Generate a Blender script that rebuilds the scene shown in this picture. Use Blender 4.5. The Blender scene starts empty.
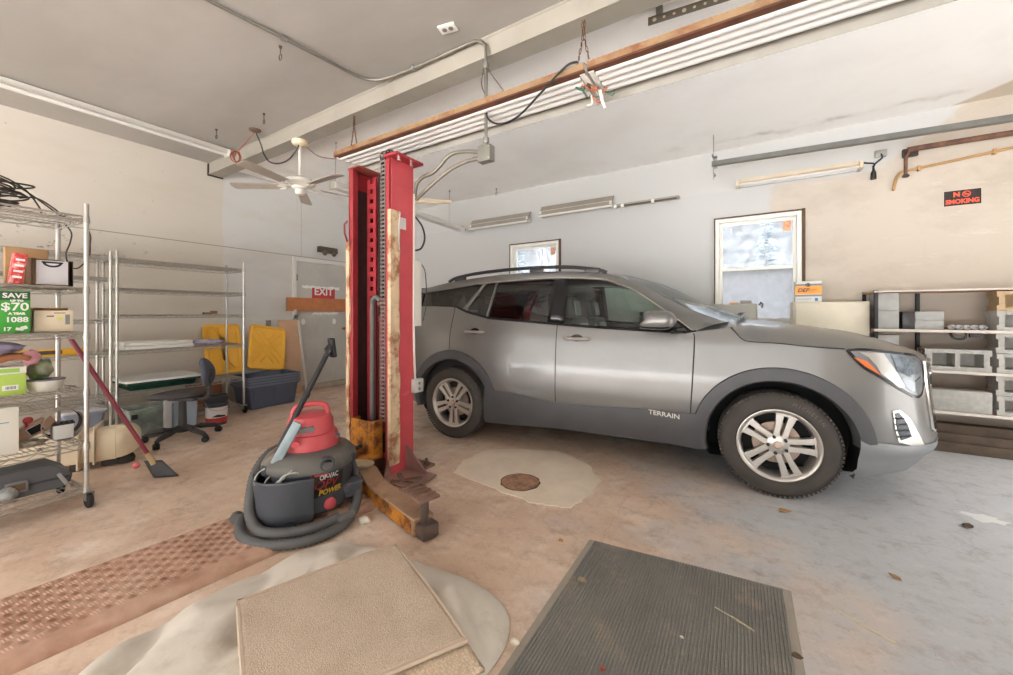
import bpy, bmesh, math, random
from mathutils import Vector, Matrix, Euler
from mathutils.geometry import delaunay_2d_cdt
PI = math.pi
R = math.radians
scene = bpy.context.scene
COL = scene.collection
random.seed(7)

# ------------------------------------------------------------------ camera, sky, exposure
cam_d = bpy.data.cameras.new('camera')
cam = bpy.data.objects.new('camera', cam_d)
COL.objects.link(cam)
cam.location = (0, 0, 1.26)
cam.rotation_euler = (R(90), 0, R(31.5))
cam_d.sensor_fit = 'HORIZONTAL'
cam_d.sensor_width = 36
cam_d.lens = 385 / 1013 * 36
cam_d.shift_y = -(337.5 - 314) / 1013
cam_d.clip_start = .02
cam_d.clip_end = 500
scene.camera = cam
scene.view_settings.view_transform = 'Standard'
scene.view_settings.look = 'None'
scene.view_settings.gamma = 1
scene.view_settings.use_curve_mapping = False
scene.view_settings.exposure = 0.86
scene.cycles.use_denoising = True
scene.cycles.max_bounces = 10
scene.cycles.diffuse_bounces = 6
scene.cycles.transparent_max_bounces = 16
scene.cycles.sample_clamp_indirect = 8

SKY_BACK, SKY_FRONT, SKY_TOP = .34, 1.5, 15.0
world = bpy.data.worlds.new('sky')
scene.world = world
world.use_nodes = True
wn = world.node_tree.nodes
wl = world.node_tree.links
wn.clear()
w_out = wn.new('ShaderNodeOutputWorld')
w_bg = wn.new('ShaderNodeBackground')
w_tc = wn.new('ShaderNodeTexCoord')
def w_math(op, a, b=None):
    n = wn.new('ShaderNodeMath'); n.operation = op
    for i, v in enumerate((a, b)):
        if v is None: continue
        if isinstance(v, (int, float)): n.inputs[i].default_value = v
        else: wl.new(v, n.inputs[i])
    return n.outputs[0]
w_sep = wn.new('ShaderNodeSeparateXYZ')
wl.new(w_tc.outputs['Generated'], w_sep.inputs[0])
def w_range(v, a, b, c, d):
    n = wn.new('ShaderNodeMapRange'); n.clamp = True; n.interpolation_type = 'SMOOTHSTEP'
    for k, q in zip(('From Min', 'From Max', 'To Min', 'To Max'), (a, b, c, d)): n.inputs[k].default_value = q
    wl.new(v, n.inputs['Value']); return n.outputs['Result']
# overcast sky: bright overhead and on the open side of the garage, dull over the wood behind it
w_side = w_math('ADD', w_math('MULTIPLY', w_sep.outputs['Y'], -.85), w_math('MULTIPLY', w_sep.outputs['X'], .1))
w_lum = w_math('ADD', w_range(w_side, -.45, .6, SKY_BACK, SKY_FRONT), w_range(w_sep.outputs['Z'], .3, .85, 0, SKY_TOP))
w_tint = wn.new('ShaderNodeMix'); w_tint.data_type = 'RGBA'
wl.new(w_range(w_side, -.45, .6, 0, 1), w_tint.inputs['Factor'])
w_tint.inputs['A'].default_value = (.975, .985, 1.0, 1)
w_tint.inputs['B'].default_value = (1.0, .985, .96, 1)
wl.new(w_tint.outputs['Result'], w_bg.inputs['Color'])
wl.new(w_lum, w_bg.inputs['Strength'])
wl.new(w_bg.outputs['Background'], w_out.inputs['Surface'])

# ------------------------------------------------------------------ materials
def lin(c):
    def f(v):
        v /= 255
        return v / 12.92 if v <= .04045 else ((v + .055) / 1.055) ** 2.4
    return (f(c[0]), f(c[1]), f(c[2]), 1)

class Nodes:
    """small node-tree writer"""
    def __init__(s, m):
        s.t = m.node_tree
        s.n = s.t.nodes
        s.b = s.n['Principled BSDF']
        s._tc = None
    def new(s, k, **kw):
        n = s.n.new(k)
        for a, v in kw.items(): setattr(n, a, v)
        return n
    def link(s, a, b): s.t.links.new(a, b)
    def obj(s):
        if not s._tc: s._tc = s.new('ShaderNodeTexCoord')
        return s._tc.outputs['Object']
    def gen(s):
        s.obj(); return s._tc.outputs['Generated']
    def noise(s, scale, detail=4, vec=None, rough=.6, stretch=None):
        v = vec or s.obj()
        if stretch:
            mp = s.new('ShaderNodeMapping'); mp.inputs['Scale'].default_value = stretch
            s.link(v, mp.inputs['Vector']); v = mp.outputs['Vector']
        n = s.new('ShaderNodeTexNoise')
        n.inputs['Scale'].default_value = scale; n.inputs['Detail'].default_value = detail; n.inputs['Roughness'].default_value = rough
        s.link(v, n.inputs['Vector'])
        return n.outputs['Fac']
    def ramp(s, fac, lo, hi, a=0., b=1.):
        m = s.new('ShaderNodeMapRange'); m.clamp = True
        for k, v in zip(('From Min', 'From Max', 'To Min', 'To Max'), (lo, hi, a, b)): m.inputs[k].default_value = v
        s.link(fac, m.inputs['Value'])
        return m.outputs['Result']
    def math(s, op, a, b=None):
        m = s.new('ShaderNodeMath', operation=op)
        for i, v in enumerate((a, b)):
            if v is None: continue
            if isinstance(v, (int, float)): m.inputs[i].default_value = v
            else: s.link(v, m.inputs[i])
        return m.outputs[0]
    def mix(s, fac, a, b):
        m = s.new('ShaderNodeMix', data_type='RGBA')
        for sock, v in ((m.inputs['Factor'], fac), (m.inputs['A'], a), (m.inputs['B'], b)):
            if isinstance(v, (int, float)): sock.default_value = v
            elif isinstance(v, tuple): sock.default_value = v
            else: s.link(v, sock)
        return m.outputs['Result']
    def xyz(s):
        n = s.new('ShaderNodeSeparateXYZ'); s.link(s.obj(), n.inputs[0])
        return n.outputs
    def color(s, c): s.link(c, s.b.inputs['Base Color'])
    def bump(s, h, strength=.3, dist=.01):
        b = s.new('ShaderNodeBump'); b.inputs['Strength'].default_value = strength; b.inputs['Distance'].default_value = dist
        s.link(h, b.inputs['Height']); s.link(b.outputs['Normal'], s.b.inputs['Normal'])

MATS = {}
def mat(name, col, rough=.5, metal=0., var=0., scale=8., bump=0., coat=0., col2=None, lo=.4, hi=.65):
    """plain material; var = brightness mottling; col2 = a second colour in worn patches"""
    if name in MATS: return MATS[name]
    m = bpy.data.materials.new(name); m.use_nodes = True
    N = Nodes(m); b = N.b
    c = lin(col)
    b.inputs['Base Color'].default_value = c
    b.inputs['Roughness'].default_value = rough
    b.inputs['Metallic'].default_value = metal
    b.inputs['Coat Weight'].default_value = coat
    b.inputs['Coat Roughness'].default_value = .06
    if var or col2:
        cc = c
        if var:
            dk = tuple(v * (1 - var) for v in c[:3]) + (1,); lt = tuple(min(1, v * (1 + var)) for v in c[:3]) + (1,)
            cc = N.mix(N.ramp(N.noise(scale, 5), .3, .7), dk, lt)
        if col2: cc = N.mix(N.ramp(N.noise(scale * .7, 6, rough=.7), lo, hi), cc, lin(col2))
        N.color(cc)
    if bump: N.bump(N.noise(scale * 6, 4), bump, .005)
    MATS[name] = m
    return m

def glass_mat(name, tint, gloss=.12, haze=0., haze_col=(200, 205, 210), rough=.02):
    if name in MATS: return MATS[name]
    m = bpy.data.materials.new(name); m.use_nodes = True
    N = Nodes(m); N.n.remove(N.b)
    out = N.n['Material Output']
    tr = N.new('ShaderNodeBsdfTransparent'); tr.inputs['Color'].default_value = lin(tint)
    gl = N.new('ShaderNodeBsdfGlossy'); gl.inputs['Roughness'].default_value = rough
    fr = N.new('ShaderNodeLayerWeight'); fr.inputs['Blend'].default_value = .25
    f = N.ramp(fr.outputs['Fresnel'], 0, 1, gloss, .9)
    mx = N.new('ShaderNodeMixShader'); N.link(f, mx.inputs[0]); N.link(tr.outputs[0], mx.inputs[1]); N.link(gl.outputs[0], mx.inputs[2])
    last = mx.outputs[0]
    if haze:
        tl = N.new('ShaderNodeBsdfTranslucent'); tl.inputs['Color'].default_value = lin(haze_col)
        df = N.new('ShaderNodeBsdfDiffuse'); df.inputs['Color'].default_value = lin(haze_col)
        mh = N.new('ShaderNodeMixShader'); mh.inputs[0].default_value = .4
        N.link(tl.outputs[0], mh.inputs[1]); N.link(df.outputs[0], mh.inputs[2])
        m2 = N.new('ShaderNodeMixShader')
        N.link(N.ramp(N.noise(9, 5), .3, .7, max(0, haze - .15), min(1, haze + .15)), m2.inputs[0])
        N.link(last, m2.inputs[1]); N.link(mh.outputs[0], m2.inputs[2]); last = m2.outputs[0]
    N.link(last, out.inputs['Surface'])
    MATS[name] = m
    return m

# ------------------------------------------------------------------ geometry collector
def frame_of(d):
    d = Vector(d).normalized()
    up = Vector((0, 0, 1)) if abs(d.z) < .95 else Vector((1, 0, 0))
    a = d.cross(up).normalized()
    return a, d.cross(a).normalized() * -1

def chain(o):
    M = Matrix.Identity(4)
    while o:
        M = Matrix.LocRotScale(o.location, o.rotation_euler, o.scale) @ M; o = o.parent
    return M

class MB:
    """collects shapes and links them as ONE mesh object"""
    def __init__(s):
        s.bm = bmesh.new(); s.i = 0; s.flat = set()
    def m(s, i): s.i = i; return s
    def face(s, vs):
        try:
            f = s.bm.faces.new(vs); f.material_index = s.i; return f
        except ValueError: return None
    def v(s, p): return s.bm.verts.new(p)
    def poly(s, pts): return s.face([s.v(p) for p in pts])
    def box(s, x0, x1, y0, y1, z0, z1, bev=0., M=None):
        b = bmesh.new()
        bmesh.ops.create_cube(b, size=1)
        for q in b.verts: q.co = Vector(((x0 + x1) / 2 + q.co.x * (x1 - x0), (y0 + y1) / 2 + q.co.y * (y1 - y0), (z0 + z1) / 2 + q.co.z * (z1 - z0)))
        if bev: bmesh.ops.bevel(b, geom=b.edges[:], offset=bev, segments=2, affect='EDGES', profile=.5)
        s.take(b, M); return s
    def obox(s, c, size, rot=(0, 0, 0), bev=0., taper=None):
        """box of a size about a centre, turned by an Euler; taper scales its bottom"""
        M = Matrix.Translation(c) @ (rot if isinstance(rot, Matrix) else Euler(rot).to_matrix().to_4x4())
        b = bmesh.new(); bmesh.ops.create_cube(b, size=1)
        for q in b.verts:
            k = (taper or 1) if q.co.z < 0 else 1
            q.co = Vector((q.co.x * size[0] * k, q.co.y * size[1] * k, q.co.z * size[2]))
        if bev: bmesh.ops.bevel(b, geom=b.edges[:], offset=bev, segments=2, affect='EDGES', profile=.5)
        s.take(b, M); return s
    def take(s, b, M=None):
        mp = {}
        for q in b.verts: mp[q] = s.bm.verts.new(M @ q.co if M else q.co)
        for f in b.faces: s.face([mp[q] for q in f.verts])
        b.free()
    def ring(s, c, a, b, r, n, ph=0.):
        return [s.v(Vector(c) + a * (r * math.cos(ph + 2 * PI * k / n)) + b * (r * math.sin(ph + 2 * PI * k / n))) for k in range(n)]
    def bridge(s, p, q):
        n = len(p)
        for k in range(n): s.face([p[k], p[(k + 1) % n], q[(k + 1) % n], q[k]])
    def cyl(s, p0, p1, r, r2=None, n=12, cap=True):
        d = Vector(p1) - Vector(p0); a, b = frame_of(d)
        u = s.ring(p0, a, b, r, n); w = s.ring(p1, a, b, r if r2 is None else r2, n)
        s.bridge(u, w)
        if cap: s.face(u[::-1]); s.face(w)
        return s
    def tube(s, pts, r, n=6, closed=False, cap=True):
        pts = [Vector(p) for p in pts]; L = len(pts)
        rs = r if isinstance(r, (list, tuple)) else [r] * L
        prev = None; rings = []
        for i, p in enumerate(pts):
            if closed: d = pts[(i + 1) % L] - pts[i - 1]
            else: d = pts[min(i + 1, L - 1)] - pts[max(i - 1, 0)]
            if d.length < 1e-9: d = Vector((0, 0, 1))
            d.normalize()
            if prev is None: a, b = frame_of(d)
            else:
                a = prev - d * prev.dot(d)
                if a.length < 1e-6: a, _ = frame_of(d)
                a.normalize(); b = d.cross(a)
            prev = a
            rings.append(s.ring(p, a, b, rs[i], n))
        for i in range(L - 1): s.bridge(rings[i], rings[i + 1])
        if closed:                                   # match the twist of the last ring to the first
            f, l = rings[0], rings[-1]
            k = min(range(n), key=lambda k: sum((l[j].co - f[(j + k) % n].co).length for j in range(n)))
            s.bridge(l, [f[(j + k) % n] for j in range(n)])
        elif cap:
            s.face(rings[0][::-1]); s.face(rings[-1])
        return s
    def lathe(s, prof, c=(0, 0, 0), n=24, axis='z', M=None, cap=True):
        """profile of (radius, height) pairs turned about an axis"""
        rows = []
        for r, h in prof:
            row = []
            for k in range(n):
                t = 2 * PI * k / n
                p = Vector((r * math.cos(t), r * math.sin(t), h))
                if axis == 'y': p = Vector((p.x, -p.z, p.y))
                if axis == 'x': p = Vector((p.z, p.x, p.y))
                if M: p = M @ p
                row.append(s.v(p + Vector(c)))
            rows.append(row)
        for a, b in zip(rows, rows[1:]): s.bridge(a, b)
        if cap and prof[0][0] > 1e-6: s.face(rows[0][::-1])
        if cap and prof[-1][0] > 1e-6: s.face(rows[-1])
        return s
    def prism(s, poly, axis, a, b, M=None):
        """extrude a flat outline; axis names the direction of the extrusion"""
        def P(u, w, t):
            p = {'x': (t, u, w), 'y': (u, t, w), 'z': (u, w, t)}[axis]
            return M @ Vector(p) if M else p
        A = [s.v(P(u, w, a)) for u, w in poly]; B = [s.v(P(u, w, b)) for u, w in poly]
        s.face(A[::-1]); s.face(B); s.bridge(A, B)
        return s
    def grid(s, rows, closed=False):
        V = [[s.v(p) for p in row] for row in rows]
        for a, b in zip(V, V[1:]):
            n = len(a)
            for k in range(n if closed else n - 1): s.face([a[k], a[(k + 1) % n], b[(k + 1) % n], b[k]])
        return V
    def patch(s, outline, fn, step=.05, thick=0., fn_in=None):
        """fill a 2D outline with small triangles and lay it on a surface fn(u, v)"""
        pts = []
        n = len(outline)
        for i in range(n):
            a = Vector(outline[i]); b = Vector(outline[(i + 1) % n])
            k = max(1, int((b - a).length / step))
            pts += [a + (b - a) * (j / k) for j in range(k)]
        nb = len(pts)
        us = [p.x for p in pts]; vs = [p.y for p in pts]
        def inside(x, y):
            c = False
            for i in range(nb):
                x1, y1 = pts[i]; x2, y2 = pts[i - 1]
                if (y1 > y) != (y2 > y) and x < (x2 - x1) * (y - y1) / (y2 - y1) + x1: c = not c
                if (Vector((x, y)) - pts[i]).length < step * .5: return False
            return c
        gx = min(us) + step * .5
        while gx < max(us):
            gy = min(vs) + step * .5
            while gy < max(vs):
                if inside(gx, gy): pts.append(Vector((gx, gy)))
                gy += step
            gx += step
        r = delaunay_2d_cdt(pts, [], [list(range(nb))], 1, 1e-6)
        V = [s.v(fn(p.x, p.y)) for p in r[0]]
        for f in r[2]: s.face([V[i] for i in f])
        if fn_in:
            bd = [s.v(fn(p.x, p.y)) for p in pts[:nb]]; bi = [s.v(fn_in(p.x, p.y)) for p in pts[:nb]]
            s.bridge(bd, bi)
        return s
    def xform(s, M):
        bmesh.ops.transform(s.bm, matrix=M, verts=s.bm.verts[:]); return s
    def build(s, name, m, parent=None, angle=40, weld=False, recalc=True, bevel=0., subsurf=0, solid=0., loc=None, w=False):
        if w and parent: s.xform(chain(parent).inverted())
        if weld: bmesh.ops.remove_doubles(s.bm, verts=s.bm.verts[:], dist=1e-5)
        if recalc: bmesh.ops.recalc_face_normals(s.bm, faces=s.bm.faces[:])
        me = bpy.data.meshes.new(name); s.bm.to_mesh(me); s.bm.free()
        for mm in (m if isinstance(m, (list, tuple)) else [m]): me.materials.append(mm)
        me.polygons.foreach_set('use_smooth', [True] * len(me.polygons))
        if angle < 180: me.set_sharp_from_angle(angle=R(angle))
        o = bpy.data.objects.new(name, me); COL.objects.link(o)
        if loc: o.location = loc
        if parent: o.parent = parent
        if solid:
            md = o.modifiers.new('solid', 'SOLIDIFY'); md.thickness = solid; md.offset = 0
        if bevel:
            md = o.modifiers.new('bevel', 'BEVEL'); md.width = bevel; md.segments = 2; md.limit_method = 'ANGLE'; md.angle_limit = R(40)
        if subsurf:
            md = o.modifiers.new('sub', 'SUBSURF'); md.levels = subsurf; md.render_levels = subsurf
        return o

def tag(o, label, cat, group=None, kind=None):
    o['label'] = label; o['category'] = cat
    if group: o['group'] = group
    if kind: o['kind'] = kind
    return o
def thing(name, label, cat, loc=(0, 0, 0), rz=0., group=None):
    o = bpy.data.objects.new(name, None); COL.objects.link(o)
    o.location = loc; o.rotation_euler = (0, 0, rz); o.empty_display_size = .1
    return tag(o, label, cat, group)
def struct(o): o['kind'] = 'structure'; return o
def dup(root, loc, rz, label, group=None):
    r = root.copy(); COL.objects.link(r); r.location = loc
    if rz is not None: r.rotation_euler = (0, 0, rz)
    r['label'] = label
    if group: r['group'] = group
    for ch in list(root.children):
        c = ch.copy(); COL.objects.link(c); c.parent = r
        for g in list(ch.children):
            d = g.copy(); COL.objects.link(d); d.parent = c
    return r
def smooth_path(pts, k=6, closed=False):
    """Catmull-Rom through points"""
    P = [Vector(p) for p in pts]; n = len(P); out = []
    rng = range(n if closed else n - 1)
    for i in rng:
        p0 = P[i - 1] if (i > 0 or closed) else P[0]
        p1 = P[i]; p2 = P[(i + 1) % n]; p3 = P[(i + 2) % n] if (i + 2 < n or closed) else P[-1]
        for j in range(k):
            t = j / k
            out.append(.5 * ((2 * p1) + (p2 - p0) * t + (2 * p0 - 5 * p1 + 4 * p2 - p3) * t * t + (3 * p1 - p0 - 3 * p2 + p3) * t ** 3))
    if not closed: out.append(P[-1])
    return out
def text(name, body, size, M, m, parent=None, extrude=.001, bold=0., shear=0., align='CENTER', sx=1., fn=None):
    cu = bpy.data.curves.new(name, 'FONT'); cu.body = body; cu.size = size; cu.extrude = extrude; cu.offset = bold; cu.shear = shear
    cu.align_x = align; cu.align_y = 'CENTER'; cu.resolution_u = 3
    t = bpy.data.objects.new(name, cu); COL.objects.link(t)
    dg = bpy.context.evaluated_depsgraph_get()
    me = bpy.data.meshes.new_from_object(t.evaluated_get(dg))
    bpy.data.objects.remove(t)
    me.transform(M @ Matrix.Diagonal((sx, 1, 1, 1)))
    if fn:
        for v in me.vertices: v.co = fn(v.co)
    me.materials.clear(); me.materials.append(m)
    o = bpy.data.objects.new(name, me); COL.objects.link(o)
    if parent: o.parent = parent
    return o
def facing(o, right, up):
    """matrix that lays text at o, reading along right"""
    r = Vector(right).normalized(); u = Vector(up).normalized(); n = r.cross(u)
    M = Matrix.Identity(4)
    for i in range(3): M[i][0] = r[i]; M[i][1] = u[i]; M[i][2] = n[i]; M[i][3] = o[i]
    return M
def itp(t, x):
    if x <= t[0][0]: return t[0][1]
    for (a, b), (c, d) in zip(t, t[1:]):
        if x <= c: return b + (d - b) * (x - a) / (c - a)
    return t[-1][1]

# common finishes
STEEL = mat('chrome_wire', (168, 168, 166), .28, .85)
CHROME = mat('polished_metal', (215, 213, 208), .12, 1.)
GALV = mat('galvanized', (150, 148, 143), .45, .7, var=.12, scale=20)
BLACK = mat('black_plastic', (30, 30, 32), .45)
DKGREY = mat('dark_grey_plastic', (58, 60, 64), .5, var=.1)
WHITE = mat('white_enamel', (222, 220, 214), .45, var=.04)
RUBBER = mat('rubber', (40, 39, 38), .75, var=.15, scale=20)
RUST = mat('rusty_steel', (118, 84, 66), .8, .1, var=.25, scale=14, bump=.2, col2=(84, 60, 50))
CARD = mat('cardboard', (178, 140, 100), .85, var=.08)
PAPER = mat('white_paper', (232, 232, 230), .8)
WOOD = mat('pine_wood', (190, 142, 96), .65, var=.14, scale=9)
# ------------------------------------------------------------------ setting
LX, BY, CZ = -6.16, 5.5, 3.3

def floor_mat():
    m = bpy.data.materials.new('stained_concrete'); m.use_nodes = True
    N = Nodes(m)
    x, y, z = N.xyz()
    tan, tan2, grey, pale = lin((210, 187, 167)), lin((192, 165, 144)), lin((178, 180, 183)), lin((224, 210, 196))
    c = N.mix(N.ramp(N.noise(1.1, 6, stretch=(1, 1.6, 1)), .38, .62), tan, tan2)
    c = N.mix(N.ramp(N.noise(2.3, 7, rough=.7), .5, .72), c, pale)
    # greyer towards the open door side: cool sky light put into the colour
    g = N.math('ADD', N.ramp(x, -.9, 1.3), N.math('MULTIPLY', N.ramp(y, 1.2, 3.6), N.ramp(x, -1.4, .6)))
    g = N.math('ADD', g, N.ramp(N.noise(1.7, 6), .35, .65, -.45, .25))
    c = N.mix(N.ramp(g, .15, .95), c, grey)
    c = N.mix(N.ramp(N.noise(3.5, 8, rough=.75), .55, .72, 0, .55), c, lin((112, 90, 76)))
    c = N.mix(N.ramp(N.noise(9, 8, rough=.8), .5, .62, 0, .28), c, lin((128, 104, 88)))
    c = N.mix(N.ramp(N.noise(14, 8, rough=.8, stretch=(1, 1.4, 1)), .54, .66, 0, .3), c, lin((222, 210, 198)))
    c = N.mix(N.ramp(N.noise(45, 4), .62, .75, 0, .3), c, lin((95, 80, 70)))
    # hairline cracks
    vo = N.new('ShaderNodeTexVoronoi', feature='DISTANCE_TO_EDGE'); vo.inputs['Scale'].default_value = .55
    w = N.new('ShaderNodeVectorMath', operation='ADD'); nz = N.new('ShaderNodeTexNoise'); nz.inputs['Scale'].default_value = 2.2; nz.inputs['Detail'].default_value = 6
    sc = N.new('ShaderNodeVectorMath', operation='SCALE'); sc.inputs['Scale'].default_value = .5
    N.link(N.obj(), nz.inputs['Vector']); N.link(nz.outputs['Color'], sc.inputs[0]); N.link(N.obj(), w.inputs[0]); N.link(sc.outputs[0], w.inputs[1]); N.link(w.outputs[0], vo.inputs['Vector'])
    c = N.mix(N.ramp(vo.outputs['Distance'], .0, .005, .16, 0), c, lin((90, 74, 64)))
    N.color(c)
    N.b.inputs['Roughness'].default_value = .62
    N.link(N.ramp(N.noise(4, 5), .3, .7, .45, .75), N.b.inputs['Roughness'])
    N.bump(N.math('ADD', N.noise(30, 6), N.noise(3, 6)), .25, .006)
    return m

def wall_mat(name, side):
    m = bpy.data.materials.new(name); m.use_nodes = True
    N = Nodes(m)
    x, y, z = N.xyz()
    cream, white, cool = lin((203, 196, 185)), lin((203, 203, 201)), lin((186, 186, 185))
    wob = N.ramp(N.noise(3.5, 6), .3, .7, -.12, .12)
    if side == 'left':
        sel = N.ramp(N.math('ADD', y, N.math('MULTIPLY', wob, .15)), 2.495, 2.515)
        c = N.mix(sel, cream, white)
        c = N.mix(N.ramp(N.noise(2.0, 6, stretch=(1, .5, 1.5)), .5, .75, 0, .5), c, lin((190, 178, 160)))
        # seam of the wall boards, scuffs along it and dark specks below it
        line = N.math('LESS_THAN', N.math('ABSOLUTE', N.math('SUBTRACT', z, 2.2)), .006)
        c = N.mix(N.math('MULTIPLY', line, .65), c, lin((120, 110, 98)))
        line2 = N.math('LESS_THAN', N.math('ABSOLUTE', N.math('SUBTRACT', z, 1.88)), .004)
        c = N.mix(N.math('MULTIPLY', N.math('MULTIPLY', line2, N.math('LESS_THAN', y, 1.4)), .6), c, lin((130, 118, 104)))
        seam = N.math('MULTIPLY', N.math('LESS_THAN', N.math('ABSOLUTE', N.math('SUBTRACT', y, 3.62)), .005), N.math('GREATER_THAN', z, 2.2))
        c = N.mix(N.math('MULTIPLY', seam, .5), c, lin((140, 136, 130)))
        band = N.math('MULTIPLY', N.ramp(z, 1.8, 1.95), N.ramp(z, 2.25, 2.1))
        sp = N.math('MULTIPLY', N.ramp(N.noise(14, 3, stretch=(1, .7, 1)), .63, .70), N.math('MULTIPLY', band, N.ramp(y, 2.2, .8)))
        c = N.mix(N.math('MULTIPLY', sp, .75), c, lin((96, 88, 76)))
        c = N.mix(N.ramp(N.noise(22, 2), .72, .78, 0, .5), c, lin((130, 120, 104)))
    else:
        # old cream paint shows to one side of the tall window, white was rolled over the rest
        edge_lo = N.ramp(N.math('ADD', x, wob), .26, .34)
        edge_hi = N.ramp(N.math('SUBTRACT', N.math('ADD', x, wob), N.math('MULTIPLY', N.math('SUBTRACT', z, 2.78), 1.1)), 1.18, 1.26)
        sel = N.mix(N.math('GREATER_THAN', z, 2.76), edge_lo, edge_hi)
        c = N.mix(sel, N.mix(N.math('GREATER_THAN', z, 2.779), cool, lin((190, 190, 188))), lin((188, 178, 165)))
        d = N.ramp(N.noise(1.6, 7, stretch=(.8, 1, 1.3), rough=.65), .5, .68)
        c = N.mix(N.math('MULTIPLY', N.math('MULTIPLY', d, sel), .8), c, lin((172, 160, 146)))
        d2 = N.ramp(N.noise(2.6, 7, stretch=(.5, 1, 2.), rough=.7), .6, .72)
        c = N.mix(N.math('MULTIPLY', N.math('MULTIPLY', d2, sel), .5), c, lin((224, 216, 205)))
        d3 = N.ramp(N.noise(3.1, 5, stretch=(2.2, 1, .5)), .62, .7)
        c = N.mix(N.math('MULTIPLY', N.math('MULTIPLY', d3, N.math('MULTIPLY', sel, N.ramp(z, 2.1, 1.5))), .6), c, lin((184, 156, 128)))
        c = N.mix(N.ramp(N.noise(25, 2), .73, .8, 0, .35), c, lin((140, 130, 116)))
    N.color(c)
    N.b.inputs['Roughness'].default_value = .6
    N.bump(N.noise(16, 5), .12, .006)
    return m

def ceil_mat():
    m = bpy.data.materials.new('ceiling_paint'); m.use_nodes = True
    N = Nodes(m); x, y, z = N.xyz()
    old, new = lin((152, 148, 142)), lin((248, 247, 245))
    o = N.mix(N.ramp(N.noise(.9, 5, stretch=(.6, 1.3, 1)), .35, .65), old, lin((166, 162, 156)))
    o = N.mix(N.ramp(N.noise(1.9, 6), .58, .75, 0, .5), o, lin((152, 146, 136)))
    n = N.mix(N.ramp(N.noise(1.2, 5), .45, .7, 0, .6), new, lin((236, 234, 231)))
    # broken grey-brown streak along the ceiling edge over the back wall
    st = N.math('MULTIPLY', N.ramp(N.math('ABSOLUTE', N.math('SUBTRACT', y, N.math('ADD', 5.2, N.ramp(N.noise(2, 3), .3, .7, -.12, .12)))), .0, .09, 1, 0), N.ramp(N.noise(2.5, 4), .45, .65))
    n = N.mix(N.math('MULTIPLY', st, N.math('MULTIPLY', N.ramp(x, -1, 0), .45)), n, lin((140, 128, 124)))
    c = N.mix(N.math('GREATER_THAN', y, 2.4), o, n)
    crm = N.ramp(N.math('SUBTRACT', x, N.math('MULTIPLY', N.math('SUBTRACT', 5.5, y), .8)), 1.72, 1.78)
    c = N.mix(N.math('MULTIPLY', crm, N.math('GREATER_THAN', y, 4.2)), c, lin((206, 194, 176)))
    N.color(c); N.b.inputs['Roughness'].default_value = .5
    N.bump(N.noise(5, 4), .08, .01)
    return m

b = MB(); b.box(-6.6, 4.2, -4.2, 5.9, -.2, 0); struct(b.build('floor', floor_mat()))
CEIL_M = ceil_mat()
b = MB(); b.box(-6.6, 3.8, -3.6, 5.9, CZ, CZ + .2); struct(b.build('ceiling', CEIL_M))
b = MB(); b.box(LX - .2, LX, -3.6, BY + .2, 0, CZ); struct(b.build('wall_left', wall_mat('left_wall_paint', 'left')))

W1 = (-.29, .575, 1.13, 2.435)     # the tall window: x0, x1, z0, z1
W2 = (-3.275, -2.405, 1.13, 2.395)
b = MB()
xs = [LX, W2[0], W2[1], W1[0], W1[1], 3.8]
for x0, x1, w in ((LX, W2[0], None), (W2[0], W2[1], W2), (W2[1], W1[0], None), (W1[0], W1[1], W1), (W1[1], 3.8, None)):
    if w:
        b.box(x0, x1, BY, BY + .2, 0, w[2]); b.box(x0, x1, BY, BY + .2, w[3], CZ)
    else: b.box(x0, x1, BY, BY + .2, 0, CZ)
# the upper strip of the wall stands back a little above its boards
BACK_M = wall_mat('back_wall_paint', 'back')
struct(b.build('wall_back', BACK_M))
b = MB()
def wall_board(x0, x1, z0, z1): b.box(x0, x1, BY - .018, BY, z0, z1)
for x0, x1, w in ((LX, W2[0], None), (W2[0], W2[1], W2), (W2[1], W1[0], None), (W1[0], W1[1], W1), (W1[1], 3.6, None)):
    if w: wall_board(x0, x1, 0, w[2]); wall_board(x0, x1, w[3], 2.78)
    else: wall_board(x0, x1, 0, 2.78)
struct(b.build('trim_1', BACK_M))
# open overhead-door side and the open front behind the camera
PL = mat('plain_wall_paint', (206, 199, 187), .6, var=.05, scale=2)
b = MB(); b.box(3.6, 3.8, -3.6, 2.0, 0, CZ); b.box(3.6, 3.8, 4.3, BY + .2, 0, CZ); b.box(3.6, 3.8, 2.0, 4.3, 2.3, CZ); struct(b.build('wall_right', PL))
b = MB(); b.box(LX, -5.5, -3.6, -3.4, 0, CZ); b.box(2.9, 3.6, -3.6, -3.4, 0, CZ); b.box(-5.5, 2.9, -3.6, -3.4, 2.9, CZ); struct(b.build('wall_front', PL))
b = MB(); b.box(-60, 3.9, -60, 5.7, -.35, -.2); struct(b.build('ground', mat('bounce_yard', (232, 232, 232), .9, var=.06, scale=.3)))  # unseen ground, kept snow-bright to bounce sky light onto the ceiling
b = MB(); b.box(-60, 60, 5.7, 60, -.36, -.21).box(3.9, 60, -60, 5.7, -.36, -.21); struct(b.build('ground', mat('dull_yard', (150, 147, 144), .9, var=.2, scale=.6)))  # ground toned down here to bounce less light in at windows and door

# steel beam under the ceiling
BEAM = mat('beam_paint', (148, 142, 131), .5, var=.08, scale=3, col2=(136, 127, 115), lo=.55, hi=.75)
b = MB()
b.box(LX, 3.6, 2.33, 2.49, 3.145, 3.16).box(LX, 3.6, 2.40, 2.42, 3.16, 3.29).box(LX, 3.6, 2.33, 2.49, 3.285, 3.30)
o = struct(b.build('trim_2', BEAM))
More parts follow.
